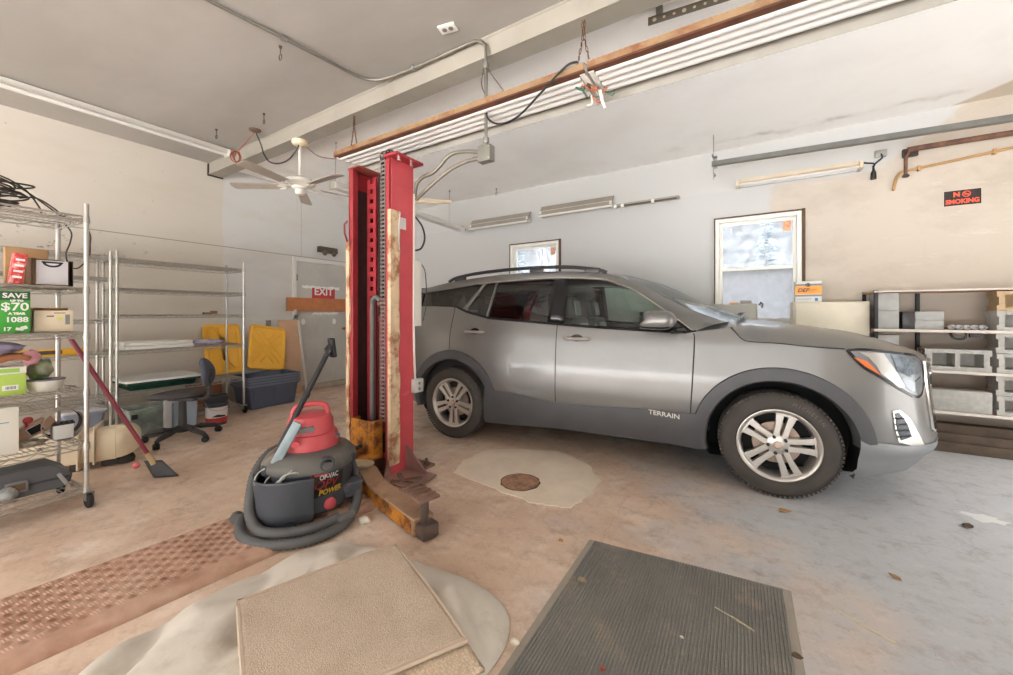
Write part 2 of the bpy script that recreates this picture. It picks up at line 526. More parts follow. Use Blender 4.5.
# side board closing the beam on the camera side
b = MB(); b.box(LX, 3.6, 2.335, 2.35, 3.16, 3.285); struct(b.build('trim_3', BEAM))
b = MB(); b.box(LX + .002, LX + .02, 2.32, 2.5, 3.13, 3.29); struct(b.build('trim_4', mat('dark_bracket', (50, 42, 36), .7)))

# ---------------- windows
VINYL = mat('window_vinyl', (226, 224, 217), .4, var=.03)
ROUGHWOOD = mat('raw_wood_edge', (92, 70, 52), .8, var=.3, scale=18)
PANE_UP = glass_mat('clear_pane', (238, 242, 246), .04, haze=.10, haze_col=(225, 230, 235))
PANE_LO = glass_mat('clouded_pane', (205, 207, 210), .03, haze=.62, haze_col=(168, 170, 174))
def window(name, w, y):
    x0, x1, z0, z1 = w
    b = MB()
    t = .045
    for q in ((x0, x0 + t, z0, z1), (x1 - t, x1, z0, z1), (x0 + t, x1 - t, z0, z0 + t), (x0 + t, x1 - t, z1 - t, z1)):
        b.box(q[0], q[1], y - .02, y + .10, q[2], q[3])
    root = struct(b.build(name, VINYL, bevel=.004))
    zm = 1.8
    b = MB(); r = .035; X0, X1 = x0 + t, x1 - t
    for (a, c, yy) in ((zm - .01, z1 - t, y + .055), (z0 + t, zm + .025, y + .02)):
        for q in ((X0, X0 + r, a, c), (X1 - r, X1, a, c), (X0 + r, X1 - r, a, a + r), (X0 + r, X1 - r, c - r, c)):
            b.box(q[0], q[1], yy, yy + .028, q[2], q[3])
    sash = b.build('sash', VINYL, root, bevel=.003)
    b = MB()
    for k in (.3, .7): b.box(X0 + (X1 - X0) * k - .03, X0 + (X1 - X0) * k + .03, y + .012, y + .04, zm + .024, zm + .036)
    b.build('sash_lock', WHITE, root, bevel=.003)
    b = MB(); b.box(X0 + r, X1 - r, y + .066, y + .071, zm + .025, z1 - t - r); b.build('pane', PANE_UP, root)
    b = MB(); b.box(X0 + r, X1 - r, y + .031, y + .036, z0 + t + r, zm - .01); b.build('pane', PANE_LO, root)
    b = MB(); b.box(X1 - r - .09, X1 - r - .015, y + .062, y + .065, z1 - t - r - .12, z1 - t - r - .005)
    st = b.build('sticker', mat('orange_sticker', (224, 178, 140), .6, col2=(210, 120, 70), scale=40), root)
    b = MB(); b.box(x1, x1 + .03, y - .03, y + .02, z0, z1 + .02).box(x0 - .012, x1 + .03, y - .03, y + .02, z1, z1 + .016).box(x0 - .012, x0, y - .03, y + .02, z0, z1)
    b.build('rough_edge', ROUGHWOOD, root)
    b = MB(); b.box(x0 - .03, x1 + .03, y - .06, y + .03, z0 - .03, z0); b.build('sill', VINYL, root, bevel=.004)
    return root
window('window_1', W1, BY - .018)
window('window_2', W2, BY - .018)

# trees beyond the windows
BARK = mat('tree_bark', (110, 108, 108), .9)
NEEDLE = mat('hazy_needles', (112, 130, 138), .95, var=.3, scale=6)
TWIG = mat('bare_twigs', (150, 150, 154), .95)
def conifer(x, y, h, r, label, seed):
    rnd = random.Random(seed)
    t = thing('conifer_tree', label, 'tree', (x, y, -.2), 0, 'trees beyond the windows')
    b = MB(); b.cyl((0, 0, 0), (0, 0, h), .09, .01, 8); b.build('trunk', BARK, t)
    b = MB()
    for k in range(30):
        z = h * (.18 + .8 * k / 29); rr = r * (1 - (z / h)) * rnd.uniform(.65, 1.15) + .05
        for j in range(9):
            a = rnd.uniform(0, 2 * PI); d = Vector((math.cos(a), math.sin(a), -.25)); e = Vector((0, 0, z)) + d * rr
            s = Vector((-d.y, d.x, 0)) * rr * .22
            for q in (Vector((0, 0, .05)), Vector((0, 0, -.04))):
                b.poly([Vector((0, 0, z)), e * .55 + Vector((0, 0, z)) * .45 + s + q, e, e * .55 + Vector((0, 0, z)) * .45 - s - q])
    b.build('foliage', NEEDLE, t, recalc=False)
def bare_tree(x, y, h, label, seed):
    rnd = random.Random(seed)
    t = thing('bare_tree', label, 'tree', (x, y, -.2), 0, 'trees beyond the windows')
    b = MB()
    def grow(p, d, l, r, n):
        q = p + d * l; b.tube([p, p + d * l * .5 + Vector((rnd.uniform(-.05, .05), 0, 0)) * l, q], [r, r * .85, r * .65], 5, cap=False)
        if n:
            for _ in range(3): grow(q, (d + Vector((rnd.uniform(-.6, .6), rnd.uniform(-.6, .6), rnd.uniform(-.1, .35)))).normalized(), l * .68, r * .6, n - 1)
    grow(Vector((0, 0, 0)), Vector((0, 0, 1)), h * .34, .05, 4)
    b.build('branches', TWIG, t)
conifer(.75, 17, 5.7, 1.2, 'tall pointed conifer seen through the upper pane of the taller window', 3)
conifer(-1.5, 14, 4.0, 1.1, 'shorter bushy conifer seen at the edge of the taller window', 5)
bare_tree(-.25, 21, 4.4, 'bare thin tree between the two conifers outside the taller window', 4)
conifer(-9.9, 17.5, 5.8, 1.5, 'dense conifer seen through the small window above the car roof', 9)
bare_tree(-7.0, 14, 5.2, 'bare branched tree seen through the small window above the car roof', 6)
bare_tree(-8.9, 12.5, 4.6, 'thin bare sapling at the edge of the small window above the car roof', 8)

# ---------------- exit door in the left wall
DOORM = mat('door_paint', (188, 187, 182), .5, var=.07, scale=4, col2=(196, 195, 192), lo=.5, hi=.7)
b = MB(); b.box(LX - .001, LX + .022, 3.53, 4.45, .09, 2.11); door = struct(b.build('door_1', DOORM, bevel=.003))
b = MB()
b.box(LX, LX + .035, 3.47, 3.525, 0, 2.18).box(LX, LX + .035, 4.455, 4.51, 0, 2.18).box(LX, LX + .035, 3.525, 4.455, 2.12, 2.18)
b.build('frame', mat('door_frame_paint', (214, 212, 207), .5), door, bevel=.003)
b = MB(); b.box(LX, LX + .06, 3.5, 4.48, 0, .085); b.build('threshold', mat('threshold', (176, 164, 148), .7, var=.15), door, bevel=.004)
b = MB(); b.cyl((LX + .02, 4.36, 1.0), (LX + .075, 4.36, 1.0), .014, n=10).lathe([(.0, 0), (.022, .004), (.03, .02), (.022, .04), (0, .045)], (LX + .07, 4.36, 1.0), 14, 'x')
b.build('knob', mat('brass', (150, 120, 70), .35, .8), door)
for z in (.35, 1.1, 1.85):
    b = MB(); b.cyl((LX + .028, 3.53, z - .05), (LX + .028, 3.53, z + .05), .01, n=8); b.build('hinge', mat('dark_hinge', (70, 62, 54), .5, .6), door)
TAPE = mat('white_tape', (236, 235, 232), .6)
for (a, c, z, h, j) in ((3.62, 4.3, 1.71, .05, .012), (3.8, 4.27, 1.27, .035, .010)):
    b = MB(); n = 16
    up = [(a + (c - a) * i / n, z + h / 2 + random.uniform(-j, j)) for i in range(n + 1)]; dn = [(a + (c - a) * i / n, z - h / 2 + random.uniform(-j, j)) for i in range(n + 1)]
    b.prism(up + dn[::-1], 'x', LX + .0222, LX + .0235); b.build('tape', TAPE, door)
for y in (3.64, 4.2):
    b = MB(); b.prism([(y + .035 * math.cos(k), 1.13 + .05 * math.sin(k)) for k in [i * PI / 7 for i in range(14)]], 'x', LX + .0222, LX + .0232); b.build('tape', TAPE, door)
t = thing('exit_sign', 'red exit sign on the grey door behind the wooden board', 'sign', (LX + .023, 4.0, 1.6))
b = MB(); b.box(0, .004, -.21, .21, -.14, .1); b.build('plate', mat('sign_red', (196, 66, 68), .5, var=.08), t)
text('lettering', 'EXIT', .17, facing((.005, 0, .035), (0, 1, 0), (0, 0, 1)), PAPER, t, .001, .004)
o = MB().box(LX + .036, LX + .075, 3.36, 4.62, 1.305, 1.525).build('wooden_board', mat('barricade_wood', (186, 120, 78), .6, var=.12, scale=7), bevel=.004)
tag(o, 'reddish brown wooden board fixed across the grey exit door', 'board')
b = MB(); b.box(LX + .03, LX + .05, 3.46, 3.5, 1.2, 1.36).box(LX + .05, LX + .085, 3.46, 3.5, 1.2, 1.24).box(LX + .075, LX + .085, 3.46, 3.5, 1.2, 1.33)
tag(b.build('door_bracket', WHITE), 'white metal bracket holding the end of the wooden door board', 'bracket')
t = thing('emergency_light', 'dark two-headed emergency light above the grey exit door', 'light', (LX, 4.06, 2.36))
b = MB(); b.box(0, .09, -.17, .17, -.05, .05, .012); b.build('housing', mat('bronze_plastic', (74, 62, 50), .5), t)
for y in (-.08, .09):
    b = MB(); b.lathe([(.0, -.03), (.03, -.028), (.045, 0), (.035, .02), (0, .022)], (.09, y, -.06), 14, 'x'); b.build('lamp_head', mat('lamp_head', (96, 88, 78), .4), t)
# ------------------------------------------------------------------ the car
Z_TOP = [(-2.35,1.18),(-2.15,1.29),(-1.9,1.345),(-1.4,1.34),(-1.25,1.285),(-.96,1.22),(-.6,1.195),(0,1.155),(.8,1.118),(.95,1.14),(1.09,1.165),(1.13,1.116),(1.17,1.08),(1.38,1.062),(1.55,1.045),(1.87,1.022),(2.05,1.0),(2.2,.975),(2.4,.95)]
SIDE_IN = [(.15,.09),(.25,.05),(.45,.015),(.6,0),(.8,.004),(.95,.018),(1.05,.028),(1.12,.045),(1.2,.07),(1.36,.12)]
FRONT_IN = [(.12,.34),(.16,.27),(.2,.18),(.3,.08),(.36,.035),(.44,0),(.57,.015),(.73,.035),(.88,.035),(.94,.045),(.98,.075),(1.05,.13)]
REAR_IN = [(.2,.14),(.4,.03),(.6,0),(.9,.03),(1.1,.05),(1.36,.12)]
HALF = .92
def plan(q):
    """outline of the body seen from above, right half: q is x along the side, running on round the corners"""
    if q > 1.5:
        a = min(1, (q - 1.5) / 1.2) * math.pi / 2
        return 1.5 + .87 * math.sin(a) ** .8, -HALF * max(0, math.cos(a)) ** .8
    if q < -1.5:
        a = min(1, (-1.5 - q) / 1.2) * math.pi / 2
        return -1.5 - .82 * math.sin(a) ** .72, -HALF * max(0, math.cos(a)) ** .72
    return q, -HALF
def body(q, z, off=0.0):
    x, y = plan(q)
    if abs(q) < 1.5: nx, ny = 0., -1.
    elif q > 2.69: nx, ny = 1., 0.
    elif q < -2.69: nx, ny = -1., 0.
    else:
        x0, y0 = plan(q - .004); x1, y1 = plan(q + .004)
        l = math.hypot(x1 - x0, y1 - y0); nx, ny = (y1 - y0) / l, -(x1 - x0) / l
    w = nx * nx
    d = off - (1 - w) * itp(SIDE_IN, z) - w * itp(FRONT_IN if q > 0 else REAR_IN, z)
    return x + nx * d, y + ny * d, z
def q_of_x(x):
    if x > 1.5: return 1.5 + math.asin(min(1, ((x - 1.5) / .87) ** 1.25)) * 2.4 / PI
    if x < -1.5: return -1.5 - math.asin(min(1, ((-1.5 - x) / .82) ** (1 / .72))) * 2.4 / PI
    return x

def car_paint():
    m = bpy.data.materials.new('grey_car_paint'); m.use_nodes = True
    N = Nodes(m); b = N.b
    N.color(N.mix(N.ramp(N.noise(2.2, 5), .3, .7), lin((112, 111, 109)), lin((119, 118, 116))))
    b.inputs['Metallic'].default_value = .5; b.inputs['Roughness'].default_value = .36
    b.inputs['Coat Weight'].default_value = .45; b.inputs['Coat Roughness'].default_value = .10
    return m
PAINT = car_paint()
CLAD = mat('car_cladding', (74, 74, 77), .5, .1, var=.08)
TRIMB = mat('gloss_black_trim', (22, 22, 24), .18)
SEAM = mat('panel_gap', (18, 18, 18), .8)
WELL = mat('wheel_well', (22, 22, 22), .9)
GL_F = glass_mat('clear_green_glass', (226, 240, 233), .06)
GL_R = glass_mat('privacy_glass', (118, 122, 122), .08)
GL_W = glass_mat('windshield_glass', (214, 228, 224), .10)
ALLOY = mat('alloy_rim', (196, 192, 186), .3, .75, var=.05)
CABIN = mat('cabin_lining', (112, 112, 110), .8)
CABIND = mat('cabin_dark', (44, 44, 46), .7)
LEATHER = mat('seat_leather', (70, 72, 74), .45)
LEATHL = mat('seat_panel', (168, 172, 172), .5)

car = thing('car', 'grey crossover car with alloy wheels and dark cladding parked along the back wall', 'car', (-1.21, 4.03, 0), math.atan2(.175, 2.712))

def mir(p): return Vector((p[0], -p[1], p[2]))
def ymirror(M_): return M_
def zbot(q):
    return itp([(-2.7, .34), (-1.9, .3), (-1.2, .24), (1.2, .26), (1.7, .2), (2.0, .235), (2.7, .225)], q)
WX, WZ, WR = 1.3625, .36, .362
# --- body shell: rings of points from sill to shoulder, both sides
qs = []
q = -2.7
while q <= 2.7001:
    qs.append(q); q += .03
NV = 30
b = MB()
for sgn in (1, -1):
    rows = []
    for q in qs:
        x, _ = plan(q)
        zt = itp(Z_TOP, x); zb = zbot(q)
        rows.append([b.v((lambda p: (p[0], p[1] * sgn, p[2]))(body(q, zb + (zt - zb) * k / NV))) for k in range(NV + 1)])
    for r0, r1 in zip(rows, rows[1:]):
        for k in range(NV):
            c = (r0[k].co + r1[k + 1].co) / 2
            if any(math.hypot(c.x - s * WX, c.z - WZ) < .485 and abs(c.y) > .5 for s in (1, -1)): continue
            b.face([r0[k], r1[k], r1[k + 1], r0[k + 1]])
# --- hood: from shoulder to shoulder, crowned
HOODH = [(.8, .03), (.95, .035), (1.08, .055), (1.13, .10), (1.2, .125), (1.57, .115), (1.9, .09), (2.1, .06), (2.25, .035), (2.4, .012)]
rows = []
q = .85
while q <= 2.7001:
    x, y, z = body(q, itp(Z_TOP, plan(q)[0]))
    H = itp(HOODH, x)
    row = []
    for k in range(41):
        t = -1 + k / 20
        tt = math.copysign(1 - (1 - abs(t)) ** 1.6, t)
        row.append((x + .012 * (1 - tt * tt), -y * tt * -1, z + H * (1 - abs(tt) ** 5) + .018 * (1 - tt * tt) * min(1, H / .1)))
    rows.append(row); q += .03
b.grid(rows)
body_o = b.build('body', PAINT, car, angle=55, weld=True)

def both(fn):
    for s in (1, -1): fn(s)
def S(s): return Matrix.Diagonal((1, s, 1, 1))
def B(off):
    return lambda q, z: body(q, z, off)
def strip_on_body(name, pts, w, m, parent, off=.002, s=1):
    """thin line lying on the body along a path of (q, z) points"""
    P = smooth_path([(a, c, 0) for a, c in pts], 6)
    L, Rr = [], []
    for i, p in enumerate(P):
        d = (P[min(i + 1, len(P) - 1)] - P[max(i - 1, 0)]).normalized(); n = Vector((-d.y, d.x, 0)) * w / 2
        L.append(body(p.x + n.x, p.y + n.y, off)); Rr.append(body(p.x - n.x, p.y - n.y, off))
    bb = MB(); bb.grid([L, Rr]).__len__(); bb.xform(S(s))
    return bb.build(name, m, parent)

# --- greenhouse side surface
def yg(x, z, off=0.):
    y = .872 - .40 * (z - 1.12) - (.35 * (x + 1.5) ** 2 if x < -1.5 else 0) - (.16 * (x - .3) ** 2 if x > .3 else 0) * .5
    return -(y + off)
def G(off): return lambda x, z: (x, yg(x, z, off), z)
PAIRS = [((-1.94, 1.497), (-2.05, 1.535)), ((-1.6, 1.522), (-1.6, 1.605)), ((-1.155, 1.571), (-1.1, 1.650)), ((-.695, 1.593), (-.695, 1.666)), ((-.322, 1.597), (-.3, 1.662)),
         ((.09, 1.57), (.12, 1.62)), ((.27, 1.512), (.30, 1.565)), ((.429, 1.437), (.47, 1.492)), ((.663, 1.268), (.77, 1.318)), ((.846, 1.125), (1.06, 1.20))]
YR = [(-2.05, -.60), (-1.6, -.64), (-1.1, -.645), (-.695, -.645), (-.3, -.645), (.12, -.64), (.3, -.645), (.47, -.66), (.77, -.71), (1.06, -.765)]
dl = smooth_path([(a, c, 0) for (a, c), _ in PAIRS], 5)
rf = smooth_path([(r[1][0], r[1][1], y[1]) for r, y in zip(PAIRS, YR)], 5)
RFv = [Vector((p.x, p.z, p.y)) for p in rf]
NR = next(i for i, p in enumerate(rf) if p.x > .11)
# roof, its side rails and pillars
b = MB()
for s in (1, -1):
    rows = []
    for i, (d, r) in enumerate(zip(dl, RFv)):
        D = Vector((d.x, yg(d.x, d.y, .004), d.y)); row = []
        for k in range(7):
            t = k / 6
            p = D.lerp(r, t); o = Vector((0, -1, .8)).normalized() * .016 * math.sin(PI * t)
            row.append(S(s) @ (p + o))
        rows.append(row)
    b.grid(rows)
rows = []
for i in range(NR + 1):
    r = RFv[i]
    rows.append([(r.x - .03 * (1 - (t * t)) * (1 if i < 3 else 0), r.y * t, r.z + .038 * (1 - t * t)) for t in [1 - k / 12 for k in range(25)]])
b.grid(rows)
b.build('roof', PAINT, car, angle=60, weld=True)
# windshield, rear glass
rows = []
for i in range(NR, len(RFv)):
    r = RFv[i]; u = (i - NR) / (len(RFv) - 1 - NR)
    rows.append([(r.x + (.04 + .16 * u) * (1 - t * t), r.y * t, r.z + .038 * (1 - t * t) * (1 - u * .2)) for t in [1 - k / 12 for k in range(25)]])
b = MB(); b.grid(rows); b.build('windshield', GL_W, car, angle=180)
b = MB()
b.grid([[(-2.05 - .03 - .20 * u, .60 * t * (1 + .2 * u), 1.55 + .03 * (1 - t * t) - .30 * u) for t in [1 - k / 8 for k in range(17)]] for u in [j / 6 for j in range(7)]])
b.build('rear_window', GL_R, car, angle=180)
# spoiler lip over the rear glass
b = MB(); b.grid([[(-2.02 - .09 * u, .59 * t, 1.552 + .036 * (1 - t * t) - .01 * u) for t in [1 - k / 8 for k in range(17)]] for u in (0, .5, 1)])
b.build('spoiler', PAINT, car, angle=180, solid=.02)
# tail: fill between the roof side and body behind the rear quarter window
for s in (1, -1):
    b = MB()
    rows = []
    for k in range(7):
        u = k / 6; z = 1.32 + .19 * u
        rows.append([S(s) @ Vector((-1.92, yg(-1.92, z, .002), z)).lerp(Vector((-2.235 + .155 * u, -.70 + .10 * u, z + .02 * u)), t / 3) for t in range(4)])
    b.grid(rows)
    b.build('tail_pillar', TRIMB, car, angle=180)

def dtop(x): return itp([(p.x, p.y) for p in dl], x)
def dbot(x): return itp(Z_TOP, x) + .004
def window_poly(x0, x1, x0t, x1t, trim=.0):
    """outline between the belt and the roof rail; x0,x1 at the belt and x0t,x1t at the top"""
    n = 10
    lo = [(x0 + (x1 - x0) * k / n) for k in range(n + 1)]; hi = [(x0t + (x1t - x0t) * k / n) for k in range(n + 1)]
    return [(x, dbot(x) + trim) for x in lo] + [(x, dtop(x) - trim) for x in hi[::-1]]
def pillar(x0, x1, x0t, x1t, m, name, parent, s, off=.004):
    b = MB(); b.patch(window_poly(x0, x1, x0t, x1t), G(off), .06); b.xform(S(s)); return b.build(name, m, parent, solid=.02)

for s in (1, -1):
    # ---- front door: panel laid on the body, window, trim, handle
    fd = [(-.243, .50), (.2, .515), (.55, .525), (.815, .53), (.83, .77), (.842, 1.06), (.825, 1.09)] + [(x, itp(Z_TOP, x) - .012) for x in (.6, .3, 0, -.243)]
    b = MB(); b.patch(fd, B(.005), .05, fn_in=B(-.004)); b.xform(S(s)); front = b.build('front_door', PAINT, car, angle=50)
    rd = [(-.251, .50), (-.251, itp(Z_TOP, -.251) - .012)] + [(x, itp(Z_TOP, x) - .012) for x in (-.45, -.7, -.95, -1.1, -1.25, -1.32, -1.38)] + [(-1.388, 1.1), (-1.388, .905)] + [(-WX + .54 * math.cos(R(a)), WZ + .54 * math.sin(R(a))) for a in (84, 74, 64, 54, 44, 34, 24)] + [(-.9, .555), (-.6, .53), (-.4, .51)]
    b = MB(); b.patch(rd, B(.005), .05, fn_in=B(-.004)); b.xform(S(s)); rear = b.build('rear_door', PAINT, car, angle=50)
    for pts, par in (([(-.247, .49), (-.247, .8), (-.247, 1.165)], front), ([(.822, .27), (.822, .52), (.836, .77), (.848, 1.06), (.84, 1.115)], front), ([(-1.386, 1.325), (-1.392, 1.1), (-1.392, .9)], rear)):
        strip_on_body('panel_gap', pts, .008, SEAM, par, .0055, s)
    for par, hx in ((front, -.06), (rear, -1.10)):
        z = 1.048 if par is front else 1.084
        b = MB()
        P = [body(hx - .12 + .24 * k / 10, z, .012 + .028 * math.sin(PI * k / 10) ** .5) for k in range(11)]
        b.tube(P, [.006] + [.014] * 9 + [.006], 8); b.xform(S(s)); b.build('handle', mat('satin_chrome', (190, 186, 178), .3, .8), par)
        b = MB(); b.patch([(hx + .05 * math.cos(a), z + .008 + .03 * math.sin(a)) for a in [2 * PI * k / 14 for k in range(14)]], B(.0062), .03); b.xform(S(s)); b.build('handle_recess', TRIMB, par)
    b = MB(); b.patch(window_poly(-.195, .83, -.205, .80, .004), G(-.012), .09); b.xform(S(s)); b.build('window', GL_F, front, angle=180)
    b = MB(); b.patch(window_poly(-.985, -.345, -.945, -.345, .004), G(-.010), .09); b.xform(S(s)); b.build('window', GL_R, rear, angle=180)
    b = MB(); b.patch(window_poly(-1.255, -1.005, -1.075, -.965, .004), G(-.010), .07); b.xform(S(s)); b.build('window', GL_R, rear, angle=180)
    b = MB(); b.patch(window_poly(-1.93, -1.30, -1.93, -1.105, .004), G(-.008), .07); b.xform(S(s)); b.build('quarter_window', GL_R, car, angle=180)
    pillar(-.345, -.195, -.345, -.205, TRIMB, 'door_pillar', car, s)
    pillar(-1.30, -1.262, -1.105, -1.075, mat('pillar_grey', (120, 118, 114), .35, .4), 'door_pillar', car, s)
    pillar(-1.002, -.988, -.962, -.948, mat('pillar_grey', (120, 118, 114), .35, .4), 'door_pillar', car, s)
    # mirror triangle
    b = MB(); b.patch([(.60, dbot(.6)), (.845, dbot(.84)), (.80, dtop(.80) - .004), (.70, dtop(.70) - .01)], G(-.004), .05); b.xform(S(s)); b.build('mirror_corner', TRIMB, car)
    # bright line above the windows, black belt line below
    b = MB(); b.tube([S(s) @ Vector((p.x, yg(p.x, p.y, .012), p.y - .002)) for p in dl if p.x > -1.25], .007, 6); b.build('window_trim', mat('bright_trim', (216, 212, 204), .22, .8), car)
    b = MB(); b.tube([S(s) @ Vector((x, yg(x, itp(Z_TOP, x), .014), itp(Z_TOP, x))) for x in [-1.93 + 2.79 * k / 40 for k in range(41)]], .013, 6); b.build('belt_trim', TRIMB, car)
    # ---- dark cladding: wheel arches and sill
    for wx in (WX, -WX):
        b = MB(); rows = []
        a0, a1 = (6, 193) if wx > 0 else (-16, 190)
        for k in range(49):
            a = R(a0 + (a1 - a0) * k / 48); row = []
            for j, (r, o) in enumerate(((.535, .002), (.528, .014), (.49, .017), (.447, .014), (.435, -.01), (.44, -.07))):
                x = wx + r * math.cos(a); z = WZ + r * math.sin(a); row.append(body(q_of_x(x), z, o))
            rows.append(row)
        b.grid(rows); b.xform(S(s)); b.build('wheel_arch_cladding', CLAD, car, angle=50)
        b = MB()
        n = 28
        P = [(wx + .46 * math.cos(2 * PI * k / n), WZ + .46 * math.sin(2 * PI * k / n)) for k in range(n)]
        b.grid([[(x, -s * (.80 if x * (1 if wx > 0 else -1) > 1.5 else .86), z) for x, z in P], [(x, -s * .56, z) for x, z in P]], closed=True)
        b.poly([(x, -s * .56, z) for x, z in P])
        for v in b.bm.verts: v.co.z = max(v.co.z, .22)
        b.build('wheel_well', WELL, car)
    up = [(-.965, .545), (-.6, .512), (-.245, .478), (.15, .492), (.46, .512), (.86, .52)]
    lo = [(-1.0, .20), (-.6, .222), (-.22, .25), (.3, .265), (.7, .26), (.9, .25)]
    rows = []
    for k in range(25):
        t = k / 24; u = [itp([(i / 5, p[j]) for i, p in enumerate(up)], t) for j in (0, 1)]; l = [itp([(i / 5, p[j]) for i, p in enumerate(lo)], t) for j in (0, 1)]
        row = [body(u[0], u[1], -.002)]
        for j in range(7):
            f = j / 6; row.append(body(u[0] + (l[0] - u[0]) * f, u[1] + (l[1] - u[1]) * f, .014 + .01 * math.sin(PI * f)))
        row.append(tuple(Vector(body(l[0], l[1], -.08))))
        rows.append(row)
    b = MB(); b.grid(rows); b.xform(S(s)); b.build('sill_cladding', CLAD, car, angle=40)
    # ---- headlight
    HL = [(1.651, 1.028), (1.72, 1.034), (1.818, 1.024), (2.003, 1.004), (2.12, .985), (2.13, .93), (2.12, .80), (2.065, .735), (1.951, .769), (1.8, .863), (1.714, .929)]
    b = MB(); b.patch(HL, B(.004), .04, fn_in=B(-.03)); b.xform(S(s)); hl = b.build('headlight', mat('headlight_housing', (128, 132, 136), .25, .5), car, angle=180)
    def piece(name, poly, off, m):
        b = MB(); b.patch(poly, B(off), .035, fn_in=B(off - .006)); b.xform(S(s)); return b.build(name, m, hl, angle=40)
    strip_on_body('headlight_rim', HL[:1] + HL[::-1], .016, TRIMB, hl, .006, s)
    piece('turn_reflector', [(1.675, .985), (1.735, .962), (1.805, .872), (1.725, .927)], .008, mat('amber', (206, 108, 58), .25))
    piece('light_band', [(1.70, 1.018), (1.83, 1.012), (1.87, .935), (1.945, .80), (1.90, .80), (1.80, .885), (1.78, .935), (1.745, .985)], .009, mat('lamp_chrome', (176, 174, 170), .25, .8))
    piece('lamp_lens', [(1.88, 1.0), (2.08, .975), (2.10, .90), (2.0, .86), (1.90, .90)], .009, mat('lamp_lens', (120, 128, 136), .08, .3, col2=(70, 78, 86), scale=22))
    piece('lamp_lens', [(1.91, .87), (2.02, .83), (2.09, .86), (2.08, .78), (2.0, .77), (1.95, .80)], .008, mat('lamp_lens_low', (120, 127, 134), .08, .3))
    # ---- fog lamp
    FL = [(1.861, .651), (1.904, .658), (1.97, .606), (2.06, .482), (2.10, .43), (2.03, .42), (1.902, .455), (1.875, .54)]
    b = MB(); b.patch(FL, B(.006), .035, fn_in=B(-.02)); b.xform(S(s)); fog = b.build('fog_light', mat('bright_trim', (216, 212, 204), .22, .8), car)
    b = MB(); b.patch([(1.872, .637), (1.897, .643), (1.95, .572), (1.985, .49), (1.915, .468), (1.888, .54)], B(.009), .03); b.xform(S(s)); b.build('lamp_recess', mat('fog_dark', (60, 64, 70), .2), fog)
    for k in range(4):
        z = .49 + .038 * k; b = MB(); b.tube([body(1.89 - .004 * k, z, .013), body(1.975 - .018 * k, z + .004, .013)], .006, 5); b.xform(S(s)); b.build('lamp_slat', mat('lamp_lens_low', (120, 127, 134), .08, .3), fog)
    # ---- tail lamp
    b = MB(); b.patch([(-2.12, 1.02), (-2.35, 1.02), (-2.35, 1.16), (-2.0, 1.18), (-1.9, 1.12)], B(.006), .05, fn_in=B(-.02)); b.xform(S(s)); b.build('tail_light', mat('tail_red', (150, 40, 40), .2), car)
    # ---- roof rail
    P = [(-1.60, -.625, 1.615), (-1.50, -.625, 1.655), (-1.2, -.625, 1.694), (-.735, -.622, 1.714), (-.31, -.62, 1.708), (-.05, -.62, 1.68), (.07, -.618, 1.655), (.13, -.615, 1.632)]
    b = MB(); b.tube([S(s) @ p for p in smooth_path(P, 5)], .017, 8); rail = b.build('roof_rail', mat('rail_black', (44, 44, 46), .4), car)
    for x, z in ((-1.45, 1.64), (-.55, 1.68), (0, 1.655)):
        b = MB(); b.obox((x, -s * .625, z), (.14, .03, .05), bev=.008)
        b.build('rail_foot', mat('rail_black', (44, 44, 46), .4), rail)
    # ---- side mirror
    b = MB(); rows = []
    for k in range(17):
        u = k / 16; x = .49 + .25 * u
        rr = (1 - abs(2 * u - .9) ** 4.2 * .62) if u > .45 else 1 - (1 - u / .45) ** 3 * .12
        row = []
        for j in range(20):
            a = 2 * PI * j / 20; cy = math.copysign(abs(math.cos(a)) ** .7, math.cos(a)); cz = math.copysign(abs(math.sin(a)) ** .7, math.sin(a))
            row.append((x + .03 * (cz > 0) * (1 - u), -1.01 + .105 * cy * rr - .02 * u, 1.213 + .072 * cz * rr))
        rows.append(row)
    V = b.grid(rows, closed=True); b.face(V[0][::-1]); b.face(V[-1])
    for f in b.bm.faces:
        if f.calc_center_median().z < 1.168: f.material_index = 1
    b.xform(S(s)); mirror = b.build('side_mirror', [PAINT, TRIMB], car, angle=50)
    b = MB(); b.patch([(-1.1, 1.15), (-.92, 1.15), (-.92, 1.275), (-1.1, 1.275)], lambda u, z: (.487, u, z), .1); b.xform(S(s)); b.build('mirror_glass', mat('mirror_silver', (200, 205, 208), .03, 1.), mirror)
    b = MB(); b.tube([(.66, -.98, 1.15), (.70, -.92, 1.125), (.76, -.86, 1.135)], [.05, .04, .045], 10)
    for v in b.bm.verts: v.co.z = 1.135 + (v.co.z - 1.135) * .55
    b.xform(S(s)); b.build('mirror_arm', TRIMB, mirror)
